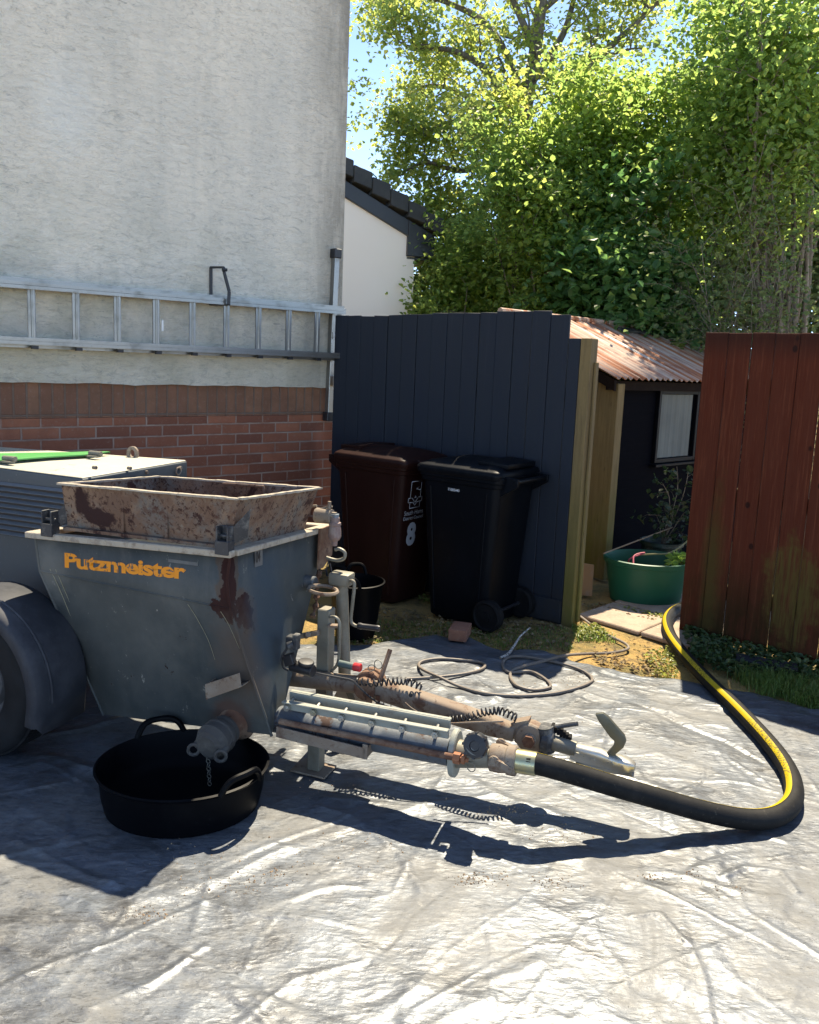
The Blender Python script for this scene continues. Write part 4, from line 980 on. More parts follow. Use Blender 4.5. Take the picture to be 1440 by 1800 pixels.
seam.tube(smooth_path([nB+V(.004, -.004, 0), nB2+V(.004, -.003, 0), bB+V(.002, -.003, 0)], 6), .006, 6); seam.tube([nA, nA2, bA], .005, 6); seam.tube([nA2, nB2], .004, 6)
seam.build('weld_seam', m_paint, trailer)
# rim flange of angle iron
flg = MB(); zt_ = V(0, 0, .012)
def fl_bar(p, q, w=.045, hgt=.022): flg.bar(p+zt_, q+zt_, w, hgt)
e = .018
fl_bar(nA-TA*.03-TWD*e*.4, nB+TA*.02-TWD*e*.4, .035, .024); fl_bar(fA-TA*.03, fB+TA*.03, .045, .024)
fl_bar(nB+TA*.004+TWD*.012, fB+TA*.004-TWD*.02, .05, .022); fl_bar(nA-TA*.008+TWD*.012, fA-TA*.008-TWD*.02, .05, .022)
flg.build('hopper_flange', m_lip, trailer, bevel=.003)
# upper extension frame
rA, rB = TP(108, 850, .205), TP(419, 877, .205); rC = SP(560, 858, tcs(rB)[0]+.01); rD = SP(280, 838, tcs(rA)[0])
lA, lB = TP(120, 932, .235), TP(404, 966, .235); lC = SP(553, 930, tcs(lB)[0]); lC = TW(tcs(lB)[0]-.0, tcs(rC)[1]-.01, tcs(lB)[2]-.04)
lD = TW(tcs(lA)[0], tcs(lC)[1], tcs(lC)[2])
ext = MB()
def plate(a, b, c, d, n, t=.006):
    n = Vector(n); ext.hexa([a, b, b+n*t, a+n*t, d, c, c+n*t, d+n*t])
plate(lA, lB, rB, rA, TWD); plate(lB+TWD*.0062, lC, rC, rB+TWD*.0062, -TA); plate(lD+TA*.0062, lC-TA*.0064, rC-TA*.0064, rD+TA*.0062, -TWD); plate(lA+TWD*.0062, lD, rD, rA+TWD*.0062, TA)
exto = ext.build('hopper_extension', m_rusty, trailer)
lip = MB()
def ragged(p, q, w=.02):
    n = 16; pts = [p.lerp(q, i/n)+V(0, 0, rng.uniform(-.001, .001)) for i in range(n+1)]
    for a, b in zip(pts[:-1], pts[1:]): lip.bar(a, b+(b-a)*.02, w*rng.uniform(.85, 1.15), .007*rng.uniform(.8, 1.3))
ragged(rA-TA*.012-TWD*.004, rB+TA*.004-TWD*.004); ragged(rB+TA*.006, rC+TA*.006+TWD*.008); ragged(rD, rC+TWD*.004); ragged(rA, rD)
lip.build('rim_lip', m_lip, exto)
MB().tube(smooth_path([rD.lerp(rC, .44)+V(0, 0, -.06)-TWD*.02, rD.lerp(rC, .44)+V(0, 0, -.012)-TWD*.025, rD.lerp(rC, .47)+V(0, 0, -.006)-TWD*.025, rD.lerp(rC, .66)+V(0, 0, -.006)-TWD*.025, rD.lerp(rC, .69)+V(0, 0, -.012)-TWD*.025, rD.lerp(rC, .69)+V(0, 0, -.08)-TWD*.02], 6), .006, 8).build('grab_rod', m_rusty, exto)
rib = MB()
for px, y0, y1 in ((216, 864, 945), (293, 872, 952)): rib.bar(TP(px, y1, .225), TP(px, y0, .215), .012, .006, up=TWD)
rib.bar(lA-TWD*.012+V(0, 0, .012), lB-TWD*.012+V(0, 0, .012), .03, .012)
rib.build('rib', m_rusty, exto)
gr_ = MB()
for k in range(9):
    t = (k+.5)/9; gr_.tube([lA.lerp(lB, t)+V(0, 0, .06)+TWD*.01, lD.lerp(lC, t)+V(0, 0, .06)-TWD*.01], .006, 6)
for k in range(4):
    t = (k+.5)/4; gr_.tube([lA.lerp(lD, t)+V(0, 0, .066), lB.lerp(lC, t)+V(0, 0, .066)], .006, 6)
gr_.build('hopper_grille', m_rusty, trailer)
pl = MB(); zc = .70; pl.add([TW(sA+.03, .23, zc), TW(sB-.02, .23, zc), TW(sB-.02, .80, zc), TW(sA+.03, .80, zc)], [(0, 1, 2, 3)]); pl.build('mortar_level', m_interior, trailer)
# toggle latches
m_darkiron = plain('dark_iron', (.03, .033, .038), .5, dirt=(.30, .29, .26), amt=.7, ds=22)
for px, py in ((88, 918), (395, 948)):
    c = TP(px, py, .19); mb = MB()
    mb.box(c-V(0, 0, .028), .055, .045, .05, (TA, TWD, V(0, 0, 1))); mb.box(c+V(0, 0, .02)-TA*.022, .006, .04, .055, (TA, TWD, V(0, 0, 1))); mb.box(c+V(0, 0, .02)+TA*.022, .006, .04, .055, (TA, TWD, V(0, 0, 1)))
    mb.box(c+V(0, 0, .022)+TWD*.016, .04, .006, .05, (TA, TWD, V(0, 0, 1))); mb.cyl(c+V(0, 0, .012)-TA*.028, c+V(0, 0, .012)+TA*.028, .007, 8)
    mb.prism([c+TWD*.02+TA*.022+V(0, 0, .045), c+TWD*.02+TA*.022-V(0, 0, .02), c+TWD*.05+TA*.06-V(0, 0, .0), c+TWD*.045+TA*.075+V(0, 0, .11)], TWD*.006)
    mb.build('latch', m_darkiron, trailer, bevel=.002)
# the name on the side, worn
m_orange = M('orange_lettering', (.80, .26, .012), .55, layers=[(lambda n: n.ramp(n.noise(30, (1, 1, 1), 6, .72, .5), .60, .615), (.065, .076, .08), .6), (lambda n: n.ramp(n.noise(60, (1.2, 1, .35), 4, .7, rot=(0, .7, 0)), .615, .63), (.07, .078, .08), .6)], off=TR)
tl_, tr_ = TP(114, 998, .1985), TP(327, 1019, .1985); ex = (tr_-tl_); tw_ = ex.length; ex.normalize()
mb = MB(); put_text(mb, 'Putzmeister', tl_, ex, V(0, 0, 1), tw_, .060, .035, .93)
vn = [p for p in mb.v]
mb.build('lettering', m_orange, trailer, fixn=False)
mb = MB()
def scratch(pts, w):  # thin pale raised lines standing for scratches in the paint
    P = smooth_path([TP(x, y, ww) for x, y, ww in pts], 6)
    mb.tube(P, [w*(1-.5*i/len(P)) for i in range(len(P))], 4)
scratch([(88, 1000, .2), (105, 1036, .21), (124, 1082, .232), (139, 1110, .245), (149, 1132, .255)], .0016)
scratch([(98, 1001, .2), (108, 1024, .206), (118, 1048, .218), (125, 1064, .226)], .0016)
scratch([(330, 1062, .2), (345, 1085, .211), (366, 1125, .23), (378, 1160, .25)], .0011)
scratch([(388, 1075, .203), (402, 1098, .215), (421, 1140, .236)], .0011)
mb.build('paint_scratch', plain('pale_scratch', (.30, .27, .17), .8), trailer)
dl = MB(); a_, b_ = TP(296, 985, .198), TP(348, 992, .198); dl.bar(a_, b_, .0012, .012, up=V(0, 0, 1)); dl.build('data_plate', plain('old_plate', (.085, .095, .10), .5), trailer)
# number tag on the front face
tg0, tg1 = SP(449, 997, sB+.004), SP(461, 991, sB+.004); fxn = (tg1-tg0).normalized(); fup = (V(0, 0, 1)+TA*(-.0)).normalized()
mb = MB(); q = [SP(447, 969, sB+.003), SP(460.5, 963, sB+.003), SP(460.5, 993, sB+.003), SP(447.5, 997, sB+.003)]
mb.prism(q, TA*.003); mb.build('number_plate', plain('tag_plate', (.12, .125, .125), .5), trailer)
mb = MB(); put_text(mb, '104', SP(447.5, 992, sB+.0075), fxn, V(0, 0, 1), .042, .045, .02); mb.build('number', m_black, trailer, fixn=False)

# ---- outlet valve on the near side, with chain
vc = TP(408, 1272, .31); vt = TP(372, 1306, .18)
vd = (vt-vc).normalized()
MB().lathe(vc-vd*.03, vd, [(.085, 0), (.085, .012), (.06, .03), (.052, .05), (.05, .075)], 28).build('outlet_flange', m_rust, trailer)
vm = MB(); vm.lathe(vc+vd*.035, vd, [(.050, 0), (.060, .004), (.060, .016), (.054, .020), (.054, .030), (.066, .036), (.069, .044), (.069, .052), (.066, .056), (.066, .076), (.070, .080), (.070, .090), (.062, .098), (.056, .116), (.046, .120), (.042, .126), (.02, .128)], 28)
valve = vm.build('outlet_valve', m_grey_cast, trailer, sharp=28)
vx, vy, _ = frame_from(vd)
lv = MB()
for sgn in (-1, 1):
    c = vc+vd*.115+V(TA.x, TA.y, 0)*(.058*sgn)
    lv.cyl(c-TA*.006*sgn-vd*.02, c-TWD*.03-V(0, 0, .02), .016, 12); lv.ring(c-TWD*.045-V(0, 0, .028), TA*.5-TWD, .02, .0065, 18, 6)
lv.build('cam_lever', m_grey_cast, valve)
c0 = TP(366, 1330, .17); ch = MB()
for k in range(8):
    c = c0-V(0, 0, .0145*k+.004)+TA*(.001*k)
    ch.ring(c, TWD if k % 2 else TA, .0078, .0020, 12, 5)
ch.build('chain', m_galv, valve)
# pocket bracket above it
bq = [TP(360, 1203, .205), TP(421, 1183, .205), TP(424, 1208, .208), TP(362, 1230, .208)]
mb = MB(); mb.prism(bq, TWD*.004)
mb.prism([bq[0], bq[3], bq[3]+TWD*.07, bq[0]+TWD*.07], TA*.004); mb.prism([bq[3]+V(0, 0, .0), bq[2], bq[2]+TWD*.07, bq[3]+TWD*.07], V(0, 0, .004))
mb.build('pocket_bracket', m_dusty, trailer, bevel=.001)

# ---- engine cabinet behind the hopper ------------------------------
cw0 = .45
c1 = TP(145, 840, cw0); cs1 = tcs(c1)[0]; cz = tcs(c1)[2]
cF = SP(330, 809, cs1); cwf = tcs(cF)[1]; czf = tcs(cF)[2]
sL = -1.35; zl = .93; s_lo = sA-.03
cab = MB()
def CW(s, w, z): return TW(s, w, z)
prof = lambda s: [CW(s, cw0, .38), CW(s, cw0, cz-.045), CW(s, cw0+.03, cz), CW(s, cwf-.02, cz+.005), CW(s, cwf, cz-.04), CW(s, cwf, .38)]
fr = CW
lowp = [CW(s_lo, cw0, .38), CW(s_lo, cw0, zl), CW(cs1, cw0, zl), CW(cs1, cw0, cz-.004), CW(sL, cw0, cz+.016), CW(sL, cw0, .38)]
cab.prism(lowp, TWD*(cwf-cw0)+V(0, 0, czf-cz))
cab.v[6+4] -= TWD*.36; cab.v[6+5] -= TWD*.36      # the rear of the housing is narrower
cabinet = cab.build('cabinet', m_paint2, trailer, bevel=.012, segs=3, sharp=30)
tp = MB(); tp.hexa([CW(sL, cw0+.004, cz+.0165), CW(cs1-.004, cw0+.004, cz-.0032), CW(cs1-.004, cwf-.004, czf-.0032), CW(sL, cwf-.364, czf+.0165), CW(sL, cw0+.008, cz+.0205), CW(cs1-.01, cw0+.008, cz+.001), CW(cs1-.01, cwf-.008, czf+.001), CW(sL, cwf-.368, czf+.0205)])
tp.build('cabinet_top', m_cream, trailer, bevel=.002)
# green hinged lid over the left of the top
g0 = G(0, 812, cz+.02); gl = [G(-260, 812, cz+.02), G(25, 806, cz+.022), G(165, 800, cz+.02), G(148, 797, cz+.02), G(60, 795.5, cz+.02), G(-200, 792, cz+.02)]
gl = [G(-300, 822, cz+.022), G(10, 811, cz+.022), G(90, 804.5, cz+.022), G(160, 800.5, cz+.022), G(165, 799, cz+.022)]
tz = (czf-cz)/(cwf-cw0); far = [p+(TWD+V(0, 0, tz))*.5*(1-.97*i/(len(gl)-1)) for i, p in enumerate(gl)]
mb = MB(); n_ = len(gl)
top = [p+V(0, 0, .006) for i, p in enumerate(gl)]; topf = [p+(TWD+V(0, 0, tz))*.5*(1-.97*i/(n_-1))+V(0, 0, .007) for i, p in enumerate(gl)]
for i in range(n_-1): mb.hexa([gl[i], gl[i+1], far[i+1], far[i], top[i], top[i+1], topf[i+1], topf[i]])
lid_ = mb.build('lid', m_lid, trailer)
for px, py in ((17, 806), (168, 797)):
    c = G(px, py, cz+.035); mb = MB(); mb.cyl(c-TA*.035, c+TA*.035, .012, 10); mb.box(c-V(0, 0, .013)-TWD*.012, .06, .03, .008, (TA, TWD, V(0, 0, 1))); mb.build('hinge', m_galv, trailer)
# lifting eye
c = TP(232, 797, tcs(G(232, 806, cz))[1]); mb = MB(); Xd = TA
oct_ = [c+TA*(.030*math.cos(R(22.5+45*k)))*1.0+V(0, 0, .036*math.sin(R(22.5+45*k))) for k in range(8)]
n8 = 24; ring_o = []; ring_i = []
for k in range(n8):
    a = 2*math.pi*k/n8; rr = .033/max(abs(math.cos(((a+R(22.5)) % R(45))-R(22.5))), .5)
    ring_o.append(c+TA*rr*math.cos(a)+V(0, 0, rr*math.sin(a)*1.05)); ring_i.append(c+TA*.0165*math.cos(a)+V(0, 0, .0185*math.sin(a)))
t_ = TWD*.014
vs = ring_o+ring_i+[p+t_ for p in ring_o]+[p+t_ for p in ring_i]; fs = []
for k in range(n8):
    j = (k+1) % n8; fs += [(k, j, n8+j, n8+k), (2*n8+k, 3*n8+k, 3*n8+j, 2*n8+j), (k, 2*n8+k, 2*n8+j, j), (n8+k, n8+j, 3*n8+j, 3*n8+k)]
mb.add(vs, fs); mb.box(c-V(0, 0, .042)+t_*.5, .062, .012, .03, (TA, TWD, V(0, 0, 1)))
mb.build('lifting_eye', m_dusty, trailer)
# louvres
lo = MB(); z0_ = cz-.062; 
for k in range(10):
    z = z0_-k*.0245; s1 = cs1-.02 if z > zl+.01 else s_lo-.004
    lo.prism([CW(sL+.5, cw0-.002, z-.002), CW(sL+.5, cw0-.016, z-.0055), CW(sL+.5, cw0-.016, z-.0035), CW(sL+.5, cw0-.002, z+.0065)], TA*(s1-sL-.5))
louv = lo.build('louvre', plain('louvre_steel', (.10, .12, .14), .45, dirt=(.14, .14, .13), amt=.45), cabinet)
dk = MB(); zb_ = z0_-9.5*.0245
dk.prism([CW(sL+.5, cw0-.0015, z0_+.008), CW(cs1-.02, cw0-.0015, z0_+.008), CW(cs1-.02, cw0-.0015, zl+.003), CW(s_lo-.003, cw0-.0015, zl+.003), CW(s_lo-.003, cw0-.0015, zb_), CW(sL+.5, cw0-.0015, zb_)], TWD*.001)
dk.build('louvre_dark_backing', m_black, cabinet)  # black sheet stands for the shade in the gaps between the slats
bl = MB()
for px, py in ((167, 822), (228, 823), (258, 830), (317, 822)): q_ = SP(px, py, cs1+.004); bl.cyl(q_-TA*.01, q_+TA*.008, .008, 8)
bl.ring(SP(314, 828, cs1+.012), TA, .018, .004, 16, 6)
bl.build('bolt', m_dusty, cabinet)
MB().box(CW(-.62, .62, .33), 1.2, .62, .10, (TA, TWD, V(0, 0, 1))).build('chassis', m_darkiron, trailer)

# ---- wheel and mudguard --------------------------------------------
wc = TW(.035, 0, .305); WR = .305
m_tyre = M('tyre_rubber', (.007, .0075, .0085), .7, spec=.2, layers=[(lambda n: n.mul(n.ramp(n.noise(7, detail=6, rough=.7), .42, .7), .7), (.022, .023, .025), .85)], bump=[(lambda n: n.noise(40, detail=5), .3, .003)])
for w0, sg in ((0.0, 1), (1.20, -1)):
    c = wc+TWD*w0; wm = MB(); ax = TWD*sg
    wheel = bpy.data.objects.new('wheel', None); COL.objects.link(wheel); wheel.parent = trailer
    wm.lathe(c, ax, [(.165, .012), (.178, .004), (.25, -.002), (.278, .004), (.292, .014), (.297, .026)] + [x for k in range(6) for x in ((WR, .03+k*.024), (WR, .046+k*.024), (WR-.009, .048+k*.024), (WR-.009, .052+k*.024))][:-2] + [(.292, .166), (.25, .178), (.165, .165)], 72, close0=False, close1=False)
    wm.build('tyre', m_tyre, wheel, sharp=40)
    rm = MB(); rm.lathe(c, ax, [(.168, .014), (.162, .02), (.155, .03), (.150, .07), (.12, .075), (.105, .055), (.06, .05), (.055, .03), (.035, .028), (.001, .028)], 40, close0=False, close1=False)
    for k in range(5): rm.hexnut(c+ax*.06+(TA*math.cos(k*1.2566)+V(0, 0, math.sin(k*1.2566)))*.085, ax, .011, .02)
    rm.build('rim', plain('shaded_rim', (.05, .052, .056), .6, 0), wheel)  # rim colour darkened to stand for the shade inside the wheel
mg_c = TW(.03, 0, .30)
def mud(rad_, w0, w1):
    prof = []
    return prof
mm = MB(); angs = [R(a) for a in range(-4, 150, 6)]
sect = [(.300, -.012), (.338, -.014), (.350, -.004), (.356, .02), (.358, .12), (.355, .235), (.345, .25)]
loops = []
for a in [None]+angs:
    aa = angs[0] if a is None else a
    L = []
    for rr, ww in sect:
        p = mg_c+TWD*ww+TA*(rr*math.cos(aa))+V(0, 0, rr*math.sin(aa))
        if a is None: p = p-V(0, 0, .115 if ww > 0 else .085)+TA*(-.012)
        L.append(p)
    loops.append(L)
n = len(sect); o = 0
for L in loops: mm.v += L
for i in range(len(loops)-1):
    for k in range(n-1): mm.f.append((i*n+k, i*n+k+1, (i+1)*n+k+1, (i+1)*n+k))
m_mud = M('mudguard_plastic', (.024, .027, .034), .6, spec=.3, layers=[(lambda n: n.mul(n.ramp(n.noise(5, detail=7, rough=.7), .44, .68), .8), (.065, .068, .078), .8), (lambda n: n.mul(n.ramp(n.noise(40, (1, 1, .5), 6, .8), .58, .7), .6), (.075, .073, .072), .9)], bump=[(lambda n: n.noise(30, detail=4), .2, .003)])
mgo = mm.build('mudguard', m_mud, trailer, sharp=70); sm = mgo.modifiers.new('plate', 'SOLIDIFY'); sm.thickness = .005
rbm = MB(); rbm.tube([mg_c+TWD*.055+TA*(.3585*math.cos(a))+V(0, 0, .3585*math.sin(a)) for a in angs], .006, 6); rbm.build('mudguard_rib', m_mud, mgo)
MB().cyl(wc+TWD*.12, wc+TWD*1.1, .03, 12).build('axle', m_darkiron, trailer)

# ---- pump tube with clamp bars --------------------------------------
pw = .40
p0 = TP(497, 1262, pw); p1 = TP(792, 1322, pw); pd = (p1-p0).normalized()
p0 = TP(490, 1266, pw); up_ = V(0, 0, 1)
MB().tube([p0-pd*.05+V(0, 0, .004), p1+V(0, 0, .004)], .052, 28).build('pump_tube', m_tubep, trailer)
cb = MB(); q0, q1 = TP(500, 1238, pw-.03), TP(789, 1290, pw-.03); r0_, r1_ = TP(510, 1222, pw+.035), TP(792, 1273, pw+.035)
cb.bar(q0, q1, .012, .034); cb.bar(q0+V(0, 0, .016)-TWD*.012, q1+V(0, 0, .016)-TWD*.012, .020, .006)
cb.bar(r0_, r1_, .012, .034); cb.bar(r0_+V(0, 0, .016)+TWD*.008, r1_+V(0, 0, .016)+TWD*.008, .016, .006)
cb.build('clamp_bar', m_clampbar, trailer, bevel=.0015)
for t in (.03, .20, .375, .56, .74, .93):
    a, b = q0.lerp(q1, t)+V(0, 0, -.004), r0_.lerp(r1_, t)+V(0, 0, -.004); mb = MB(); mb.cyl(a-TWD*.03, b+TWD*.02, .006, 8); mb.hexnut(a-TWD*.016, TWD, .013, .014); mb.hexnut(b+TWD*.012, TWD, .011, .010)
    mb.build('clamp_bolt', m_zinc, trailer)
# tie rod, tray and stand
t0_, t1_ = TP(492, 1268, pw-.075), TP(806, 1333, pw-.075)
MB().tube([t0_, t1_], .0115, 12).build('tie_rod', m_rust, trailer)
nt_ = MB(); nd = (t1_-t0_).normalized(); nt_.hexnut(t1_-nd*.005, nd, .02, .024); nt_.hexnut(t1_+nd*.018, nd, .016, .012); nt_.cyl(t1_, t1_+nd*.035, .008, 8); nt_.build('tie_rod_nut', plain('bright_rust', (.30, .11, .05), .8), trailer)
ty0, ty1 = TP(486, 1286, pw-.09), TP(643, 1325, pw-.09)
mb = MB(); mb.bar(ty0, ty1, .006, .042); mb.prism([ty0-V(0, 0, .02), ty1-V(0, 0, .02), ty1-V(0, 0, .02)+TWD*.15, ty0-V(0, 0, .02)+TWD*.15], V(0, 0, .005)); mb.bar(ty1+TWD*.003, ty1+TWD*.15, .006, .04); mb.bar(ty1-TA*.003-V(0, 0, .02), ty1+V(0, 0, .035)-TA*.003, .02, .006, up=TWD)
mb.bar(ty0+TWD*.15, ty1+TWD*.15, .006, .04)
mb.build('support_tray', m_dusty, trailer, bevel=.001)
sf = G(545, 1361, .0); sw = tcs(sf)[1]; ss_ = tcs(sf)[0]
ty_z = tcs(ty0.lerp(ty1, .4))[2]-.021
mb = MB(); mb.box(TW(ss_+.01, sw+.03, ty_z/2+.006), .052, .052, ty_z-.016, (TA, TWD, V(0, 0, 1)))
stand = mb.build('stand_leg', m_galv, trailer, bevel=.003)
MB().box(TW(ss_, sw+.03, .010), .15, .11, .008, (TA, TWD, V(0, 0, 1))).build('foot_plate', m_dusty, stand, bevel=.002)
# end flange, tee with black cap, coupling
mb = MB(); fc_ = p1+pd*.015; fx = TWD; fu = V(0, 0, 1)
mb.lathe(fc_-pd*.008, pd, [(.062, 0), (.064, .004), (.064, .018), (.06, .022)], 32, sx=1.0, sy=1.35, xdir=TWD); mb.build('end_flange', m_clampbar, trailer)
tee0 = p1+pd*.04; tee1 = TP(868, 1332, pw)
mb = MB(); mb.lathe(tee0-pd*.02, tee1-tee0, [(.05, 0), (.047, .03), (.044, .06), (.040, .10), (.036, .14), (.036, (tee1-tee0).length+.02)], 28)
mb.cyl(TP(838, 1316, pw), TP(838, 1307, pw-.075), .040, 24)
mb.build('tee_fitting', m_galv, trailer, sharp=30)
cap0 = TP(838, 1309, pw-.06); cd = (-TWD+V(0, 0, .28)).normalized(); mb = MB(); mb.lathe(cap0-cd*.012, cd, [(.038, 0), (.042, .006), (.043, .03), (.039, .042), (.018, .045), (.016, .039), (.001, .039)], 28)
for k in range(8):
    x, y, _a = frame_from(cd); an = k*.785; mb.box(cap0+cd*.013+x*.042*math.cos(an)+y*.042*math.sin(an), .006, .008, .034, (x*math.cos(an)+y*math.sin(an), -x*math.sin(an)+y*math.cos(an), cd))
mb.build('pressure_cap', m_black, trailer, sharp=30)
MB().ring(TP(828, 1348, pw-.05), TWD+TA*.3, .017, .0018, 24, 6).build('split_ring', m_galv, trailer)
k0, k1 = TP(864, 1331, pw), TP(909, 1338, pw); kd = (k1-k0).normalized()
mb = MB(); mb.lathe(k0, kd, [(.040, -.004), (.047, 0), (.049, .03), (.045, .055), (.050, .06), (.052, (k1-k0).length-.004), (.046, (k1-k0).length)], 28)
for sgn, dz in ((-1, .0), (1, .02)):
    c = k0.lerp(k1, .45)+TWD*(.048*sgn)+V(0, 0, dz); mb.bar(c-kd*.03+V(0, 0, .018), c+kd*.045-V(0, 0, .01), .016, .02); mb.ring(c-kd*.02+V(0, 0, .012), TWD, .014, .006, 14, 6)
mb.build('hose_coupling', m_dusty, trailer, sharp=30)

# ---- drawbar with toothed joints ------------------------------------
dw = .63
d0, dj, d1 = TP(560, 1196, dw), TP(652, 1206, dw), TP(905, 1288, dw)
db = MB(); dd = (dj-d0).normalized(); db.tube([d0-dd*.25, dj], .036, 20); arm0 = db.build('drawbar_tube', m_dusty, trailer)
dd2 = (d1-dj).normalized()
db = MB(); ls = []
for t, r_ in ((0, .036), (.06, .040), (.5, .040), (.85, .037), (1, .03)):
    c = dj.lerp(d1, t); xx = dd2.cross(V(0, 0, 1)).normalized(); yy = xx.cross(dd2); ls.append([c+(xx*math.copysign(abs(math.cos(a))**.6, math.cos(a))+yy*math.copysign(abs(math.sin(a))**.6, math.sin(a)))*r_ for a in [2*math.pi*k/28 for k in range(28)]])
db.loft(ls); db.build('drawbar', m_dusty, trailer, sharp=50)
db = MB(); hc = TP(722, 1222, dw-.04); db.cyl(hc, hc+TWD*.002, .0085, 14); db.build('dark_hole_disc', m_black, trailer)  # flat black disc painted for the dark of a hole
mb = MB()
for o_2, rr in ((-.05, .045), (-.012, .060), (.026, .060)): mb.lathe(TP(648, 1205, dw)+TWD*o_2, TWD, [(rr*.92, 0), (rr, .004), (rr, .026), (rr*.92, .030)], 40)
mb.build('toothed_joint', m_rust, trailer, sharp=30)
j0, j1 = TP(668, 1196, dw-.01), TP(686, 1142, dw+.06)
MB().cyl(j0, j1, .0095, 12).build('tommy_bar', m_rust, trailer)
mb = MB(); mb.ring(TP(665, 1168, dw), TWD+TA*.2, .018, .002, 20, 5); mb.ring(TP(653, 1174, dw), TWD-TA*.5, .013, .002, 20, 5); mb.ring(TP(681, 1238, dw-.02), TWD+TA*.4, .02, .002, 20, 5); mb.build('safety_ring', m_galv, trailer)
mb = MB(); qh = TP(648, 1240, dw-.02); mb.bar(TP(655, 1200, dw-.045), TP(648, 1240, dw-.045), .022, .012, up=TWD); mb.bar(TP(665, 1222, dw-.04), TP(664, 1243, dw-.04), .016, .010, up=TWD); mb.build('joint_bracket', m_rust, trailer)
ec = TP(934, 1294, dw)
mb = MB(); mb.lathe(ec-TWD*.032, TWD, [(.024, -.012), (.026, 0), (.052, .002), (.056, .008), (.056, .055), (.052, .062)], 40); mb.prism([TP(898, 1272, dw-.02), TP(930, 1266, dw-.02), TP(925, 1316, dw-.02), TP(905, 1305, dw-.02)], TWD*.045)
mb.build('front_joint', m_dusty, trailer, sharp=30)
MB().hexnut(ec-TWD*.048, TWD, .024, .016).build('joint_nut', m_rust, trailer)
ck = TP(968, 1302, dw)
mb = MB(); mb.lathe(ck-TA*.035, TA-V(0, 0, .1), [(.035, 0), (.045, .006), (.047, .03), (.036, .045)], 24); mb.cyl(TP(957, 1276, dw), TP(960, 1320, dw), .034, 18); mb.build('drawbar_clamp', m_darkiron, trailer, sharp=30)
bm_ = MB(); bm_.cyl(TP(960, 1280, dw+.02), TP(1016, 1272, dw+.02), .0085, 10); bm_.build('tommy_bar', m_darkiron, trailer)
mb = MB()
for k in range(7):
    c = TP(972+5*k, 1282+3.4*k, dw+.02); mb.box(c+V(0, 0, .010), .010, .03, .022, (TA, TWD, V(0, 0, 1)))
mb.build('rubber_bellows', m_rub, trailer)
s0_, s1_ = TP(970, 1305, dw), TP(1012, 1317, dw)
MB().cyl(s0_, s1_, .028, 20).build('coupling_shaft', m_galv, trailer)
# ball coupling head: a hooded pressed-steel shape lofted along its length
h0, h1 = TP(1004, 1318, dw), TP(1118, 1343, dw); hd = (h1-h0).normalized(); hx = hd.cross(V(0, 0, 1)).normalized(); hu = hx.cross(hd)
ls = []
for t, w2, tp_, bt_ in ((0, .022, .024, -.026), (.12, .025, .027, -.030), (.45, .026, .026, -.034), (.60, .024, .016, -.035), (.76, .029, .015, -.033), (.90, .027, .010, -.028), (.98, .017, .002, -.022), (1.0, .009, -.004, -.018)):
    c = h0+hd*((h1-h0).length*t); L = []
    for kx, kz in ((-1, bt_), (-1, tp_*.2), (-.85, tp_*.75), (-.45, tp_), (.45, tp_), (.85, tp_*.75), (1, tp_*.2), (1, bt_)): L.append(c+hx*(w2*kx)+hu*kz)
    ls.append(L)
mb = MB(); mb.loft(ls); head = mb.build('coupling_head', m_zinc, trailer, bevel=.002, sharp=40)
mb = MB(); fl_ = [h0+hd*((h1-h0).length*t)-hx*.029+hu*z for t, z in ((.1, -.032), (.95, -.029), (.99, -.037), (.6, -.042), (.1, -.037))]; mb.prism(fl_, hx*.058)
for t, z in ((.12, .0), (.36, -.010), (.64, -.008), (.80, -.012)): c = h0+hd*((h1-h0).length*t)-hx*(-.026)+hu*z; mb.hexnut(c, hx, .010, .010); mb.hexnut(h0+hd*((h1-h0).length*t)-hx*.027+hu*z, hx, .010, .012)
mb.build('coupling_bolt', m_zinc, head)
hpx = [(1046, 1256), (1060, 1254), (1070, 1262), (1098, 1294), (1101, 1304), (1096, 1315), (1083, 1326), (1079, 1334), (1065, 1326), (1078, 1312), (1080, 1303), (1072, 1296), (1052, 1268)]
mb = MB(); mb.prism([TP(x, y, dw-.009) for x, y in hpx], TWD*.018); mb.build('coupling_handle', m_hand, head, bevel=.004, segs=2)

# ---- prop stand and jockey wheel jack --------------------------------
jw = .66
jt, jb = TP(568, 1072, jw), TP(545, 1240, jw); jz0 = tcs(jb)[2]; js = tcs(jt)[0]
mb = MB(); mb.hexa([TW(js-.026+dx, jw+dy, z) for z in (jz0-.02, tcs(jt)[2]-.0) for dx, dy in ((0, 0), (.055, 0), (.055, .06), (0, .06))])
mb.build('prop_post', m_galv, trailer, bevel=.004)
mb = MB(); mb.tube(smooth_path([TP(580, 1085, jw), TP(590, 1085, jw-.01), TP(597, 1096, jw-.01), TP(597, 1130, jw-.01), TP(594, 1165, jw-.01), TP(582, 1180, jw)], 6), .0065, 8); mb.build('post_handle', m_galv, trailer)
mb = MB(); mb.bar(TP(560, 1112, jw-.035), TP(530, 1118, jw-.035), .02, .02); mb.cyl(TP(542, 1115, jw-.06), TP(538, 1118, jw-.03), .012, 10); mb.box(TP(585, 1100, jw), .04, .03, .01); mb.build('post_bracket', m_dusty, trailer, bevel=.001)
g0_, g1_ = TP(596, 1166, jw-.02), TP(622, 1172, jw-.02); g2_ = TP(635, 1174, jw-.02)
MB().cyl(g0_, g1_, .015, 14).build('grip', plain('dark_green_grip', (.045, .085, .085), .5), trailer)
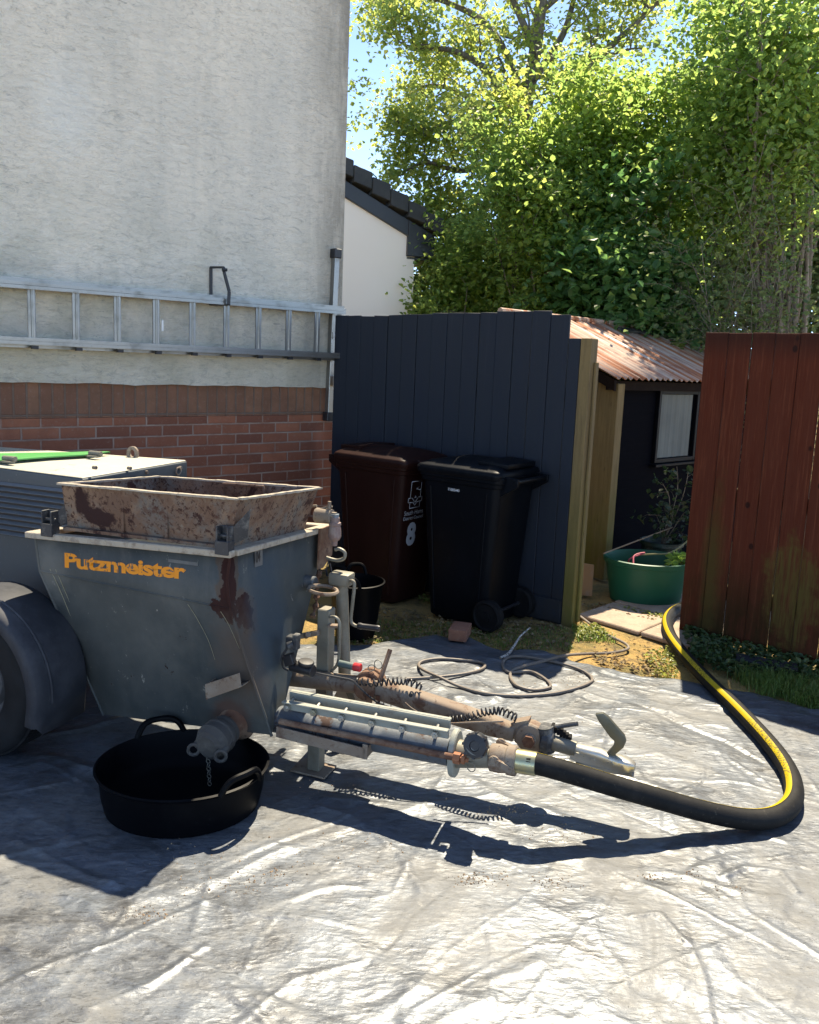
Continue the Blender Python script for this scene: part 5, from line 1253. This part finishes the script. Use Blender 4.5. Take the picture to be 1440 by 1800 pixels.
MB().lathe(g1_, g2_-g1_, [(.0155, 0), (.0175, .003), (.0175, (g2_-g1_).length-.003), (.014, (g2_-g1_).length)], 14).build('grip_end', plain('red_plastic', (.55, .02, .03), .45, amt=.15), trailer)
kw = .84
kt, kb = TP(601, 1012, kw), TP(606, 1185, kw); 
MB().tube([kb-(kt-kb)*.15, kt-V(0, 0, .03)], .027, 20).build('jack_tube', m_galv, trailer)
mb = MB(); mb.box(kt-V(0, 0, .012)-TA*.0, .095, .075, .055, (TA, TWD, V(0, 0, 1))); mb.build('jack_head', m_galv, trailer, bevel=.012, segs=2)
hpth = [TP(614, 1022, kw-.02), TP(619, 1021, kw-.03), TP(623, 1028, kw-.035), TP(620, 1060, kw-.04), TP(617, 1090, kw-.04), TP(623, 1099, kw-.04), TP(632, 1101, kw-.04)]
crank = MB().tube(smooth_path(hpth, 6), .0075, 10).build('crank_handle', m_galv, trailer)
c0, c1_ = TP(630, 1100, kw-.04), TP(668, 1105, kw-.04)
cd_ = c1_-c0; MB().lathe(c0, cd_, [(.008, -.004), (.013, 0), (.0145, .01), (.012, .02), (.0125, cd_.length*.8), (.014, cd_.length-.008), (.011, cd_.length)], 14).build('crank_grip', m_black, crank)
MB().ring(TP(568, 1037, kw-.12), V(.1, 0, 1), .06, .008, 26, 6).build('collar_ring', m_dusty, trailer)
jc = TP(622, 1238, kw-.05)
mb = MB(); jcz = .10
mb.lathe(jc-TWD*.03, TWD, [(.03, 0), (.075, .002), (.088, .008), (.09, .018), (.09, .042), (.088, .052), (.075, .058), (.03, .06)], 36); mb.build('jockey_wheel', plain('cream_wheel', (.42, .36, .28), .7), trailer)
mb = MB(); mb.prism([TP(598, 1196, kw-.085), TP(611, 1192, kw-.085), TP(626, 1238, kw-.085), TP(618, 1240, kw-.085)], TWD*.006); mb.build('wheel_fork', m_galv, trailer)

# ---- vibrator and pipework on the far front corner -------------------
fc0 = TP(556, 905, .86)
mb = MB(); mb.cyl(fc0-TA*.0+V(0, 0, .0), fc0+TA*.075, .032, 18); mb.cyl(fc0+TA*.06+V(0, 0, .03), fc0+TA*.062+V(0, 0, .065), .008, 8); mb.hexnut(fc0+TA*.085+V(0, 0, .004), TA, .018, .02); mb.cyl(fc0+TA*.02+V(0, 0, .03), fc0+TA*.075+V(0, 0, .045), .005, 6); mb.cyl(TP(545, 890, .86), TP(557, 889, .86), .006, 8)
mb.build('pipe_fitting', m_dusty, trailer, sharp=30)
mb = MB(); vb0 = TP(589, 917, .86); vb1 = TP(588, 962, .86); vdn = (vb1-vb0).normalized()
mb.lathe(vb0-vdn*.02, vdn, [(.018, 0), (.020, .004), (.020, .02), (.026, .024), (.027, .034), (.024, .038), (.027, .055), (.028, .085), (.022, .098), (.014, .104), (.012, .125)], 14)
mb.build('water_valve', plain('dirty_valve', (.23, .15, .13), .7, dirt=(.42, .38, .34), amt=.6), trailer, sharp=25)
mb = MB(); mb.hexnut(vb0-vdn*.022, vdn, .019, .022); mb.build('valve_nut', plain('blue_grey_nut', (.14, .18, .22), .5), trailer)
mb = MB(); mb.tube(smooth_path([TP(589, 966, .86), TP(597, 965, .86), TP(606, 971, .86), TP(605, 981, .86), TP(594, 985, .86), TP(583, 983, .86), TP(574, 980, .86)], 6), .008, 8); mb.build('copper_bend', m_galv, trailer)
mb = MB(); mb.prism([SP(560, 930, sB+.03), SP(585, 921, sB+.03), SP(581, 975, sB+.03), SP(565, 998, sB+.03), SP(557, 1000, sB+.03)], TA*.008); mb.build('corner_gusset', m_rust, trailer)
mb = MB(); mb.tube(smooth_path([TP(578, 985, .86), TP(574, 1000, .84), TP(575, 1012, .82), TP(583, 1008, .82), TP(580, 990, .84)], 5), .003, 6); mb.tube(smooth_path([TP(562, 1002, .86), TP(572, 1003, .84), TP(577, 1012, .82)], 5), .003, 6); mb.build('wire', m_black, trailer)
MB().cyl(SP(536, 1022, sB+.005), SP(536, 1022, sB+.005)+TA*.05, .028, 18).build('blue_bung', plain('blue_bung_paint', (.035, .05, .065), .5), trailer, bevel=.004)
# crumbling rusted edge down the far corner of the hopper
mb = MB()
pe = [SP(566, 985, sB+.01), SP(560, 1010, sB+.012), SP(556, 1040, sB+.014), SP(556, 1062, sB+.016), SP(549, 1085, sB+.018)]
mb.tube(smooth_path(pe, 5), [.010+.007*math.sin(k*1.7) for k in range(21)], 8); mb.build('rusted_edge', m_rust, trailer)
# ---- electric socket, plug and cables ---------------------------------
ew = .46
mb = MB(); mb.box(TP(513, 1128, ew), .035, .04, .05, (TA, TWD, V(0, 0, 1))); mb.cyl(TP(516, 1132, ew-.02), TP(505, 1136, ew-.03), .016, 12); mb.box(TP(521, 1128, ew-.01), .022, .03, .062, (TA, TWD, V(0, 0, 1))); mb.build('switch_box', m_darkiron, trailer, bevel=.003)
mb = MB(); mb.bar(TP(506, 1150, ew-.02), TP(512, 1168, ew-.02), .04, .03, up=TWD); mb.cyl(TP(512, 1170, ew), TP(551, 1180, ew-.01), .021, 16, .024); mb.lathe(TP(538, 1167, ew-.01), V(.12, -.1, 1), [(.03, 0), (.032, .004), (.03, .012), (.01, .014)], 20); mb.build('plug', m_black, trailer, bevel=.002, sharp=30)
mb = MB(); mb.tube(smooth_path([TP(505, 1140, ew-.01), TP(496, 1155, ew-.02), TP(498, 1172, ew-.02), TP(507, 1178, ew-.01)], 6), .005, 8); mb.build('short_cable', m_black, trailer)
cb_pts = [TP(549, 1181, ew-.01), TP(560, 1184, .48), TP(590, 1190, .52), TP(618, 1196, .55), TP(630, 1206, .55), TP(650, 1225, .55), TP(675, 1240, .55), TP(720, 1255, .55), TP(755, 1265, .56)]
mb = MB(); mb.tube(smooth_path(cb_pts, 6), .0042, 8); mb.build('black_cable', m_black, trailer)
mb = MB(); mb.tube(smooth_path([TP(712, 1235, .56), TP(722, 1244, .56), TP(733, 1251, .56)], 4), .003, 6); mb.tube(smooth_path([TP(790, 1272, .5), TP(830, 1270, .52), TP(885, 1268, .56)], 5), .0035, 6); mb.build('thin_wire', m_dusty, trailer)
def coil(pts, turns, rad_, r_):
    P = smooth_path(pts, 40); n = len(P); out = []
    for i in range(turns*14+1):
        f = i/(turns*14)*(n-1); k = min(int(f), n-2); c = P[k].lerp(P[k+1], f-k); t = (P[k+1]-P[k]).normalized(); x, y, _ = frame_from(t)
        a = 2*math.pi*i/14; out.append(c+(x*math.cos(a)+y*math.sin(a))*rad_)
    return MB().tube(out, r_, 6)
coil([TP(628, 1198, dw-.05), TP(660, 1200, dw-.055), TP(690, 1198, dw-.03), TP(715, 1198, dw-.02), TP(742, 1208, dw)], 14, .013, .0036).build('coiled_cable', m_black, trailer)
coil([TP(792, 1266, dw-.05), TP(820, 1262, dw-.05), TP(850, 1252, dw-.04), TP(880, 1250, dw-.03), TP(908, 1262, dw-.01)], 17, .013, .0036).build('coiled_cable', m_black, trailer)

# ================================================================== DELIVERY HOSE
HR = .036
hp = [k1-kd*.0]
hs = [TP(915, 1340, pw), TP(945, 1345, pw)]
def gz(px, py, z): return G(px, py, z)
hpts = [TP(912, 1338, pw), TP(945, 1343, pw), G(1010, 1361, .225), G(1080, 1382, .185), G(1160, 1405, .135), G(1240, 1427, .085), G(1310, 1440, .052), G(1358, 1437, .042), G(1388, 1418, .04), G(1396, 1390, .04), G(1385, 1352, .04), G(1352, 1306, .04), G(1300, 1250, .04), G(1245, 1197, .04), G(1204, 1153, .04), G(1180, 1120, .04), G(1173, 1096, .04), G(1180, 1080, .04), G(1196, 1070, .04), G(1225, 1062, .04)]
hpth = smooth_path(hpts, 8)
m_hose = M('black_hose', (.006, .006, .006), .68, spec=.22, layers=[(lambda n: n.mul(n.ramp(n.noise(10, detail=7, rough=.72), .45, .68), .6), (.024, .022, .02), .75), (lambda n: n.mul(n.ramp(n.noise(60, detail=5, rough=.8), .60, .70), .75), (.085, .075, .06), .9)], bump=[(lambda n: n.noise(70, detail=4), .35, .002), (lambda n: n.wave(60, 'X', 3, 2), .08, .001)])
hl = hpts[0]
hose = thing('delivery_hose', (hpts[8].x, hpts[8].y, 0), 'thick black delivery hose with a yellow stripe curving from the trailer to the gateway', 'hose')
MB().tube(hpth, HR, 24).build('hose_body', m_hose, hose, sharp=60)
f0, f1 = TP(908, 1337, pw), TP(943, 1343, pw); fd_ = f1-f0
MB().lathe(f0, fd_, [(.036, -.004), (.0405, 0), (.041, fd_.length*.4), (.0405, fd_.length), (.037, fd_.length+.001)], 32).build('ferrule', m_gold, hose)
# stripe: a thin strip riding on the upper, inner side of the bend
m_stripe = M('yellow_stripe', (.45, .32, .006), .5, layers=[
    (lambda n: n.mul(n.ramp(n.noise(12, detail=6, rough=.7), .55, .72), .35), (.30, .23, .03), .7),
    (lambda n: n.mul(n.ramp(n.noise(2.2, detail=2), .5, .56), n.mul(n.ramp(n.noise(130, detail=1), .52, .55), .75)), (.05, .045, .01), .7)])
st = MB(); first = True; prev = None; na = 5; cnt = 0
for i in range(2, len(hpth)):
    t = (hpth[min(i+1, len(hpth)-1)]-hpth[i-1]).normalized(); side = V(0, 0, 1).cross(t)
    if side.length < 1e-4: continue
    side.normalize(); u = t.cross(side)*-1; u = (V(0, 0, 1)-t*t.z).normalized()
    row = []
    for k in range(na+1):
        a = R(16+38*k/na); row.append(hpth[i]+(u*math.cos(a)+side*math.sin(a))*(HR+.0012))
    st.v += row
    if cnt: 
        b = cnt*(na+1)
        for k in range(na): st.f.append((b-na-1+k, b-na+k, b+k+1, b+k))
    cnt += 1
st.build('stripe', m_stripe, hose, sharp=180, fixn=False)
# ================================================================== PLANTS
m_bark = M('bark', (.10, .082, .062), .9, layers=[(lambda n: n.ramp(n.noise(9, (3, 3, .6), 6, .7), .42, .65), (.19, .165, .13), .9), (lambda n: n.mul(n.ramp(n.noise(4, detail=5), .55, .7), .6), (.08, .09, .04), .9)], bump=[(lambda n: n.noise(20, (3, 3, .5), 6), .6, .02)])
m_stem = M('stem_bark', (.24, .20, .155), .85, layers=[(lambda n: n.ramp(n.noise(6, (2, 2, .6), 5, .7), .42, .65), (.075, .062, .048), .9)])
m_leaf_tree = leafmat('sycamore_leaf', (.085, .125, .026), (.14, .17, .032), (.24, .23, .04), .66)
m_leaf_haz = leafmat('hazel_leaf', (.065, .12, .028), (.12, .175, .036), (.20, .24, .045), .66)
m_leaf_dark = leafmat('hedge_leaf', (.05, .085, .03), (.085, .12, .038), (.12, .15, .05), .45)
m_leaf_shade = leafmat('shaded_climber_leaf', (.012, .03, .011), (.02, .042, .014), (.05, .06, .02), .25)  # climber's shade put into darker, less translucent leaf colours
m_leaf_maple = leafmat('maple_leaf', (.03, .09, .026), (.055, .13, .034), (.11, .17, .035), .45)

def leaf_arrays(P, size, rg, droop=.35, up=.5):
    """six-cornered folded leaves at points P"""
    n = len(P); N = rg.normal(size=(n, 3)); N[:, 2] = np.abs(N[:, 2])+up; N /= np.linalg.norm(N, axis=1)[:, None]
    t = rg.normal(size=(n, 3)); t[:, 2] -= droop; t -= N*np.sum(t*N, 1)[:, None]; t /= np.linalg.norm(t, axis=1)[:, None]+1e-9
    b = np.cross(N, t); s = (size*rg.uniform(.6, 1.35, n))[:, None]; f = N*s*.10
    v = np.stack([P-t*s*.5, P-t*s*.12+b*s*.40+f, P+t*s*.25+b*s*.30+f, P+t*s*.55-f, P+t*s*.25-b*s*.30+f, P-t*s*.12-b*s*.40+f], 1)
    idx = np.arange(n)[:, None]*6
    q = np.concatenate([idx+np.array([[0, 1, 2, 3]]), idx+np.array([[0, 3, 4, 5]])], 0)
    return v.reshape(-1, 3), q

class Plant:
    def __init__(s, seed): s.r = random.Random(seed); s.g = np.random.default_rng(seed); s.wood = MB(); s.tips = []
    def limb(s, pts, r0, r1, seg=6, n=5):
        P = smooth_path(pts, n); m = len(P); s.wood.tube(P, [r0+(r1-r0)*(i/(m-1))**.8 for i in range(m)], seg, caps=False); return P
    def wander(s, p, d, L, k=4, jit=.25, grav=-.02):
        out = [Vector(p)]; d = Vector(d).normalized()
        for i in range(k):
            d = (d+V(s.r.gauss(0, jit), s.r.gauss(0, jit), s.r.gauss(0, jit)+grav)).normalized(); out.append(out[-1]+d*(L/k))
        return out
    def side(s, P, count, t0, L0, L1, r, level, ang=.9, twigs=3, upb=.15, twl=.4):
        m = len(P)
        for i in range(count):
            t = t0+(1-t0)*(i+s.r.random())/count; k = min(int(t*(m-1)), m-2); b = P[k].lerp(P[k+1], t*(m-1)-k); ax = (P[k+1]-P[k]).normalized()
            rd = V(s.r.gauss(0, 1), s.r.gauss(0, 1), s.r.gauss(0, .8)); rd = (rd-ax*rd.dot(ax)).normalized()
            d = ax*(1-ang*.5)+rd*ang+V(0, 0, upb); L = (L0+(L1-L0)*t)*s.r.uniform(.7, 1.2)
            Q = s.limb(s.wander(b, d, L), r*(1.15-t*.5), r*.3, 4, 2)
            if level > 0: s.side(Q, twigs, .25, L*.5, L*.28, r*.45, level-1, 1.0, 2, upb, twl)
            else: s.tips += [Q[int(len(Q)*.55)], Q[-1]]
    def leaves(s, per, spread, size, mat, parent, flat=.7, extra=None, name='crown'):
        tp = np.array([tuple(p) for p in s.tips]+([] if extra is None else extra)); C = np.repeat(tp, per, 0)
        P = C+s.g.normal(size=C.shape)*np.array([spread, spread, spread*flat])
        v, q = leaf_arrays(P, size, s.g); return np_mesh(name, v, q, mat, parent=parent, smooth=False)

# ---- the big tree beyond the houses ----------------------------------
TY = 12.0
tb = AY(902, 560, TY); tb.z = 0
tree = thing('sycamore_tree', tb, 'tall broad tree with open yellow green crown rising behind the white house', 'tree')
pl = Plant(3)
trunk = pl.limb([V(tb.x, tb.y, -.2), AY(896, 520, TY), AY(890, 400, TY), AY(905, 280, TY), AY(925, 180, TY), AY(945, 60, TY), AY(960, -100, TY), AY(950, -260, TY)], .21, .05, 10)
lims = [([(898, 300), (860, 250), (800, 215), (745, 235), (715, 240)], 0, .07, 11.6), ([(895, 330), (850, 300), (800, 300), (750, 285), (715, 300)], .3, .06, 11.2),
        ([(915, 220), (860, 130), (800, 90), (740, 85), (712, 80)], -.6, .07, 12), ([(925, 180), (870, 60), (800, 10), (720, -10), (665, 10)], .5, .07, 12),
        ([(940, 90), (880, -40), (800, -110), (720, -120)], 0, .06, 12), ([(910, 270), (985, 180), (1060, 95), (1120, 40), (1170, -10)], 0, .10, 12.2), ([(905, 300), (960, 230), (1020, 200), (1080, 205)], -1, .06, 11.4),
        ([(890, 380), (850, 360), (800, 370), (760, 390)], .4, .05, 11.4), ([(892, 420), (930, 380), (985, 360)], -.6, .05, 11.5), ([(930, 150), (990, 60), (1020, -40), (1060, -120)], .4, .07, 12.4),
        ([(888, 450), (840, 440), (795, 455), (765, 480)], .2, .045, 11.4), ([(900, 350), (900, 280), (890, 220), (870, 160)], -1.5, .05, 11.2), ([(950, 20), (1050, -60), (1160, -120)], .3, .06, 12), ([(893, 300), (830, 180), (760, 150), (715, 170)], .8, .06, 12.4)]
for pts, dy, r_, yy in lims:
    n_ = len(pts); P = pl.limb([AY(x, y, TY+(yy+dy-TY)*(i/(n_-1))) for i, (x, y) in enumerate(pts)], r_, r_*.22, 6)
    pl.side(P, 11, .25, .85, .45, r_*.30, 1, .95, 3, .12)
pl.side(trunk, 14, .35, 1.3, .8, .035, 1, 1.0, 4, .1)
# a few sprays right against the sky beside the wall
for x, y in ((628, 225), (635, 200), (622, 165), (640, 240), (700, 262), (712, 282), (722, 262), (706, 272), (645, 45), (655, 60), (640, 150), (624, 140)): pl.tips += [AY(x, y, 11.7)]
pl.wood.build('trunk', m_bark, tree, sharp=180)
pl.leaves(28, .15, .064, m_leaf_tree, tree)

# ---- hazel and maple shrubs behind the shed and fences ------------------
def shrub(name, label, cat, base, stems, hgt, spread, lean, nleaf, size, mat, seed, group=None, r0=.03, side_n=7, clear=.25, sp=.16, sideL=(.75, .5), lv=1, targets=None):
    t = thing(name, base, label, cat, group); p = Plant(seed)
    for i in range(stems):
        a = p.r.uniform(0, 6.28); q = Vector(base)+V(p.r.gauss(0, .12), p.r.gauss(0, .12), -.1)
        if targets: e = Vector(targets[i % len(targets)])+V(p.r.gauss(0, .12), p.r.gauss(0, .2), p.r.gauss(0, .15)) if 0 else Vector(targets[i % len(targets)])+V(p.r.gauss(0, .10), p.r.gauss(0, .2), p.r.gauss(0, .15))
        else: e = q+V(math.cos(a)*spread*p.r.uniform(.3, 1)+lean[0], math.sin(a)*spread*p.r.uniform(.3, 1)+lean[1], hgt*p.r.uniform(.75, 1.05))
        m1 = q.lerp(e, .35)+V(p.r.gauss(0, .06), p.r.gauss(0, .06), .12*hgt); m2 = q.lerp(e, .7)+V(p.r.gauss(0, .09), p.r.gauss(0, .09), .07*hgt)
        P = p.limb([q, m1, m2, e], r0*p.r.uniform(.6, 1.1), r0*.15, 6, 5)
        p.side(P, side_n, clear, sideL[0], sideL[1], r0*.28, lv, .9, 3, .15)
    p.wood.build('stems', m_stem, t, sharp=180)
    p.leaves(int(nleaf*1.6), sp*1.1, size*.78, mat, t, name='foliage')
    return t
def gb(px, Y): q = AY(px, 700, Y); return V(q.x, q.y, 0)
shrub('hazel_shrub', 'tall hazel with bare grey stems leaning left above the red fence', 'shrub', gb(1400, 8.6), 22, 5.2, .9, (-.5, 0), 13, .08, m_leaf_haz, 21, 'shrubs behind the fences', .042, 8, .52,
      targets=[AY(1290, 190, 8.4), AY(1255, 60, 9.2), AY(1290, -20, 8.5), AY(1350, -60, 8.6), AY(1410, -40, 8.4), AY(1460, 20, 8.6), AY(1220, 200, 9.1), AY(1370, 190, 8.1), AY(1330, 60, 8.2), AY(1400, 90, 8.3), AY(1270, 120, 9)])
shrub('hazel_shrub', 'bright sunlit hazel between the big tree and the tallest shrub', 'shrub', gb(1130, 9.6), 13, 4.6, .8, (0, 0), 20, .085, m_leaf_haz, 22, 'shrubs behind the fences', .032, 9, .30,
      targets=[AY(1010, 190, 9.6), AY(1060, 170, 9.6), AY(1100, 150, 9.8), AY(1150, 170, 9.4), AY(1200, 210, 9.4), AY(1040, 250, 9.2), AY(1120, 260, 9.0), AY(985, 260, 9.5), AY(1180, 300, 9.0)])
shrub('hazel_shrub', 'mid height hazel with pale shoot tips directly above the blue fence', 'shrub', gb(940, 9.4), 13, 3.6, .7, (0, 0), 20, .075, m_leaf_haz, 23, 'shrubs behind the fences', .026, 9, .22,
      targets=[AY(890, 270, 9.5), AY(935, 240, 9.6), AY(970, 250, 9.4), AY(870, 330, 9.3), AY(1010, 300, 9.2), AY(900, 370, 9.1), AY(960, 350, 9.0), AY(1000, 400, 9.0)])
shrub('maple_shrub', 'dark green large leaved maple bush above the rusty shed roof', 'shrub', gb(1110, 8.7), 11, 2.3, .8, (0, 0), 15, .12, m_leaf_maple, 24, 'shrubs behind the fences', .02, 7, .25, .17, (.5, .4),
      targets=[AY(1060, 420, 8.6), AY(1100, 450, 8.5), AY(1140, 470, 8.5), AY(1050, 520, 8.5), AY(1090, 530, 8.4), AY(1180, 520, 8.6), AY(1130, 400, 8.8)])
shrub('laurel_shrub', 'rounded green bush beside the white house end wall', 'shrub', gb(830, 10.2), 13, 2.7, .8, (0, 0), 20, .075, m_leaf_haz, 25, 'shrubs behind the fences', .022, 8, .15,
      targets=[AY(790, 470, 10.4), AY(800, 440, 10.3), AY(815, 450, 10.2), AY(840, 440, 10.2), AY(870, 470, 10), AY(780, 520, 10.2), AY(815, 520, 10), AY(850, 530, 9.9), AY(790, 400, 11)])
shrub('bramble_thicket', 'tangled thicket of bare twigs and small leaves low behind the red fence', 'shrub', gb(1330, 8.0), 26, 2.4, 1.2, (0, 0), 3, .06, m_leaf_dark, 26, 'shrubs behind the fences', .014, 9, .12, .16, (.95, .7),
      targets=[AY(1200, 430, 8.0), AY(1260, 380, 8.2), AY(1330, 360, 8.0), AY(1400, 400, 7.9), AY(1460, 430, 8), AY(1220, 540, 7.8), AY(1290, 520, 7.7), AY(1370, 530, 7.7), AY(1440, 540, 7.7), AY(1180, 500, 8.2), AY(1320, 460, 7.8)])
# far hedge closing the view, uncountable leaves
def mass(name, label, n, x0, x1, y0, y1, z1, size, mat, seed, kindv='stuff'):
    g = np.random.default_rng(seed); cx = g.uniform(x0, x1, 260); cy = g.uniform(y0, y1, 260); cz_ = g.uniform(.2, 1, 260)*(z1(cx))
    k = g.integers(0, 260, n); P = np.stack([cx[k], cy[k], cz_[k]], 1)+g.normal(size=(n, 3))*np.array([.42, .35, .36])
    P[:, 2] = np.abs(P[:, 2]); v, q = leaf_arrays(P, size, g)
    o = np_mesh(name, v, q, mat, loc=((x0+x1)/2, (y0+y1)/2, 0), smooth=False); return tag(o, label, 'hedge', kind=kindv)
mass('hedge', 'dense dark hedge of leaves closing the view behind all the shrubs', 60000, .3, 9.0, 11.6, 14.0, lambda x: np.where(x < 2.0, 3.0, np.where(x < 4.2, 4.4, 6.4)), .13, m_leaf_dark, 31)

# ---- climbing plant by the shed window -----------------------------------
cp = thing('climbing_plant', (gp.x, gp.y, .35), 'leafy climbing plant growing up the dark shed wall below the window', 'plant')
p = Plant(41)
for tx, ty in ((1190, 820), (1210, 830), (1165, 850), (1140, 905), (1175, 900), (1205, 900), (1160, 930), (1200, 950)):
    e = AY(tx, ty, gp.y-.12); P = p.limb([V(gp.x, gp.y, .28), V(gp.x, gp.y, .28).lerp(e, .5)+V(.05, 0, .1), e], .006, .002, 5, 5); p.side(P, 3, .35, .14, .10, .0022, 0, .9, 2, .1)
p.wood.build('stems', m_stem, cp, sharp=180); p.leaves(4, .035, .05, m_leaf_shade, cp, name='foliage')
lp = thing('leafy_seedling', gc+V(.2, -.02, .17), 'bright green leafy seedling inside the green tub', 'plant')
p = Plant(42); p.tips = [gc+V(.16+.03*i, -.05+.06*(i % 3), .28+.02*(i % 4)) for i in range(7)]
for t in p.tips: p.limb([gc+V(.2, 0, .17), t], .004, .002, 5, 3)
p.wood.build('stems', m_stem, lp, sharp=180); p.leaves(9, .03, .05, leafmat('fresh_leaf', (.08, .17, .02), (.16, .26, .04), (.22, .30, .05), .4), lp, name='foliage')

# ---- ground cover: grass, ivy and litter ------------------------------------
m_grass = leafmat('grass_blade', (.07, .13, .026), (.11, .17, .035), (.20, .19, .06), .35)
m_ivy = leafmat('ivy_leaf', (.022, .055, .016), (.045, .085, .022), (.12, .13, .04), .25)
m_dry = leafmat('dry_leaf', (.13, .085, .045), (.22, .16, .08), (.10, .11, .04), .15, rough=.8)
m_moss = leafmat('moss_leaf', (.09, .12, .02), (.16, .18, .035), (.24, .22, .05), .35)
def blades(pts, hmin, hmax, g, lean=.5):
    n = len(pts); h_ = g.uniform(hmin, hmax, n)[:, None]; d = g.normal(size=(n, 3)); d[:, 2] = 0; d /= np.linalg.norm(d, axis=1)[:, None]+1e-9
    side = np.stack([-d[:, 1], d[:, 0], d[:, 2]], 1)*g.uniform(.0015, .0032, n)[:, None]
    P = np.asarray(pts); up = np.array([0, 0, 1.0]); ln = g.uniform(.1, 1.0, n)[:, None]*lean
    m = P+up*h_*.6+d*h_*ln*.4; e = P+up*h_*(.95-.3*ln)+d*h_*ln*1.2
    v = np.stack([P-side, P+side, m+side*.8, m-side*.8, e+side*.1, e-side*.1], 1).reshape(-1, 3); i = np.arange(n)[:, None]*6
    return v, np.concatenate([i+np.array([[0, 1, 2, 3]]), i+np.array([[3, 2, 4, 5]])], 0)
def area(poly_px, n, g, z=-.022):
    P = [G(*p) for p in poly_px]; out = []
    xs = [p.x for p in P]; ys = [p.y for p in P]
    def inside(x, y):
        c = False; m = len(P)
        for i in range(m):
            a, b = P[i], P[i-1]
            if (a.y > y) != (b.y > y) and x < (b.x-a.x)*(y-a.y)/(b.y-a.y)+a.x: c = not c
        return c
    while len(out) < n:
        x = g.uniform(min(xs), max(xs)); y = g.uniform(min(ys), max(ys))
        if inside(x, y): out.append((x, y, z))
    return np.array(out)
g = np.random.default_rng(51)
strip_r = [(1205, 1125), (1300, 1150), (1440, 1178), (1520, 1200), (1520, 1268), (1440, 1243), (1330, 1214), (1255, 1200)]
clumps = area([(1300, 1185), (1440, 1200), (1520, 1215), (1520, 1268), (1440, 1243), (1340, 1215)], 150, g)
pts = np.repeat(clumps, 30, 0); pts[:, :2] += g.normal(size=(len(pts), 2))*.035
v1_, q1_ = blades(pts, .04, .11, g, .9)
pts2 = area([(560, 1080), (760, 1090), (1000, 1100), (1010, 1140), (880, 1138), (790, 1116), (650, 1128), (560, 1128)], 2600, g)
v2_, q2_ = blades(pts2, .01, .035, g, 1.0)
pts3 = area([(1005, 1095), (1060, 1100), (1090, 1125), (1010, 1122)], 500, g); v3_, q3_ = blades(pts3, .015, .05, g, .9)
vv = np.concatenate([v1_, v2_, v3_]); qq = np.concatenate([q1_, q2_+len(v1_), q3_+len(v1_)+len(v2_)])
tag(np_mesh('grass', vv, qq, m_grass, loc=(1.5, 4, 0), smooth=False), 'tufts of green grass along the edge of the plastic sheet', 'grass', kind='stuff')
P1 = area([(1200, 1105), (1300, 1140), (1440, 1168), (1520, 1190), (1520, 1225), (1400, 1195), (1300, 1190), (1215, 1165)], 2300, g); P1[:, 2] = g.uniform(-.01, .06, len(P1))
v, q = leaf_arrays(P1, .032, g, .1, 1.2)
tag(np_mesh('ivy', v, q, m_ivy, loc=(2, 4.4, 0), smooth=False), 'low ivy and weeds growing at the foot of the red fence', 'ivy', kind='stuff')
P2 = np.concatenate([area([(560, 1060), (760, 1075), (990, 1095), (1010, 1140), (880, 1138), (790, 1116), (650, 1128), (560, 1128)], 900, g), area([(1020, 1060), (1060, 1058), (1180, 1080), (1190, 1100), (1140, 1090)], 420, g), area([(1030, 1140), (1180, 1165), (1190, 1190), (1060, 1168)], 150, g), area([(1000, 1100), (1160, 1130), (1180, 1180), (960, 1140)], 60, g)]); P2[:, 2] = g.uniform(-.02, .006, len(P2))
v, q = leaf_arrays(P2, .024, g, 0, 1.6)
tag(np_mesh('leaf_litter', v, q, m_dry, loc=(.8, 4.7, 0), smooth=False), 'dry brown leaf litter on the soil under the bins and gateway', 'leaves', kind='stuff')
P3 = np.concatenate([area([(1020, 1098), (1050, 1100), (1075, 1118), (1015, 1118)], 420, g), area([(1130, 1150), (1185, 1135), (1192, 1190), (1150, 1185)], 260, g), area([(1085, 1066), (1180, 1085), (1185, 1095), (1120, 1078)], 300, g), area([(735, 1048), (765, 1050), (765, 1060), (735, 1056)], 60, g)]); P3[:, 2] = g.uniform(-.02, .02, len(P3))
v, q = leaf_arrays(P3, .020, g, 0, 1.2)
tag(np_mesh('weeds', v, q, m_moss, loc=(1.4, 4.7, 0), smooth=False), 'small yellow green weeds around the gate post and hose', 'weeds', kind='stuff')
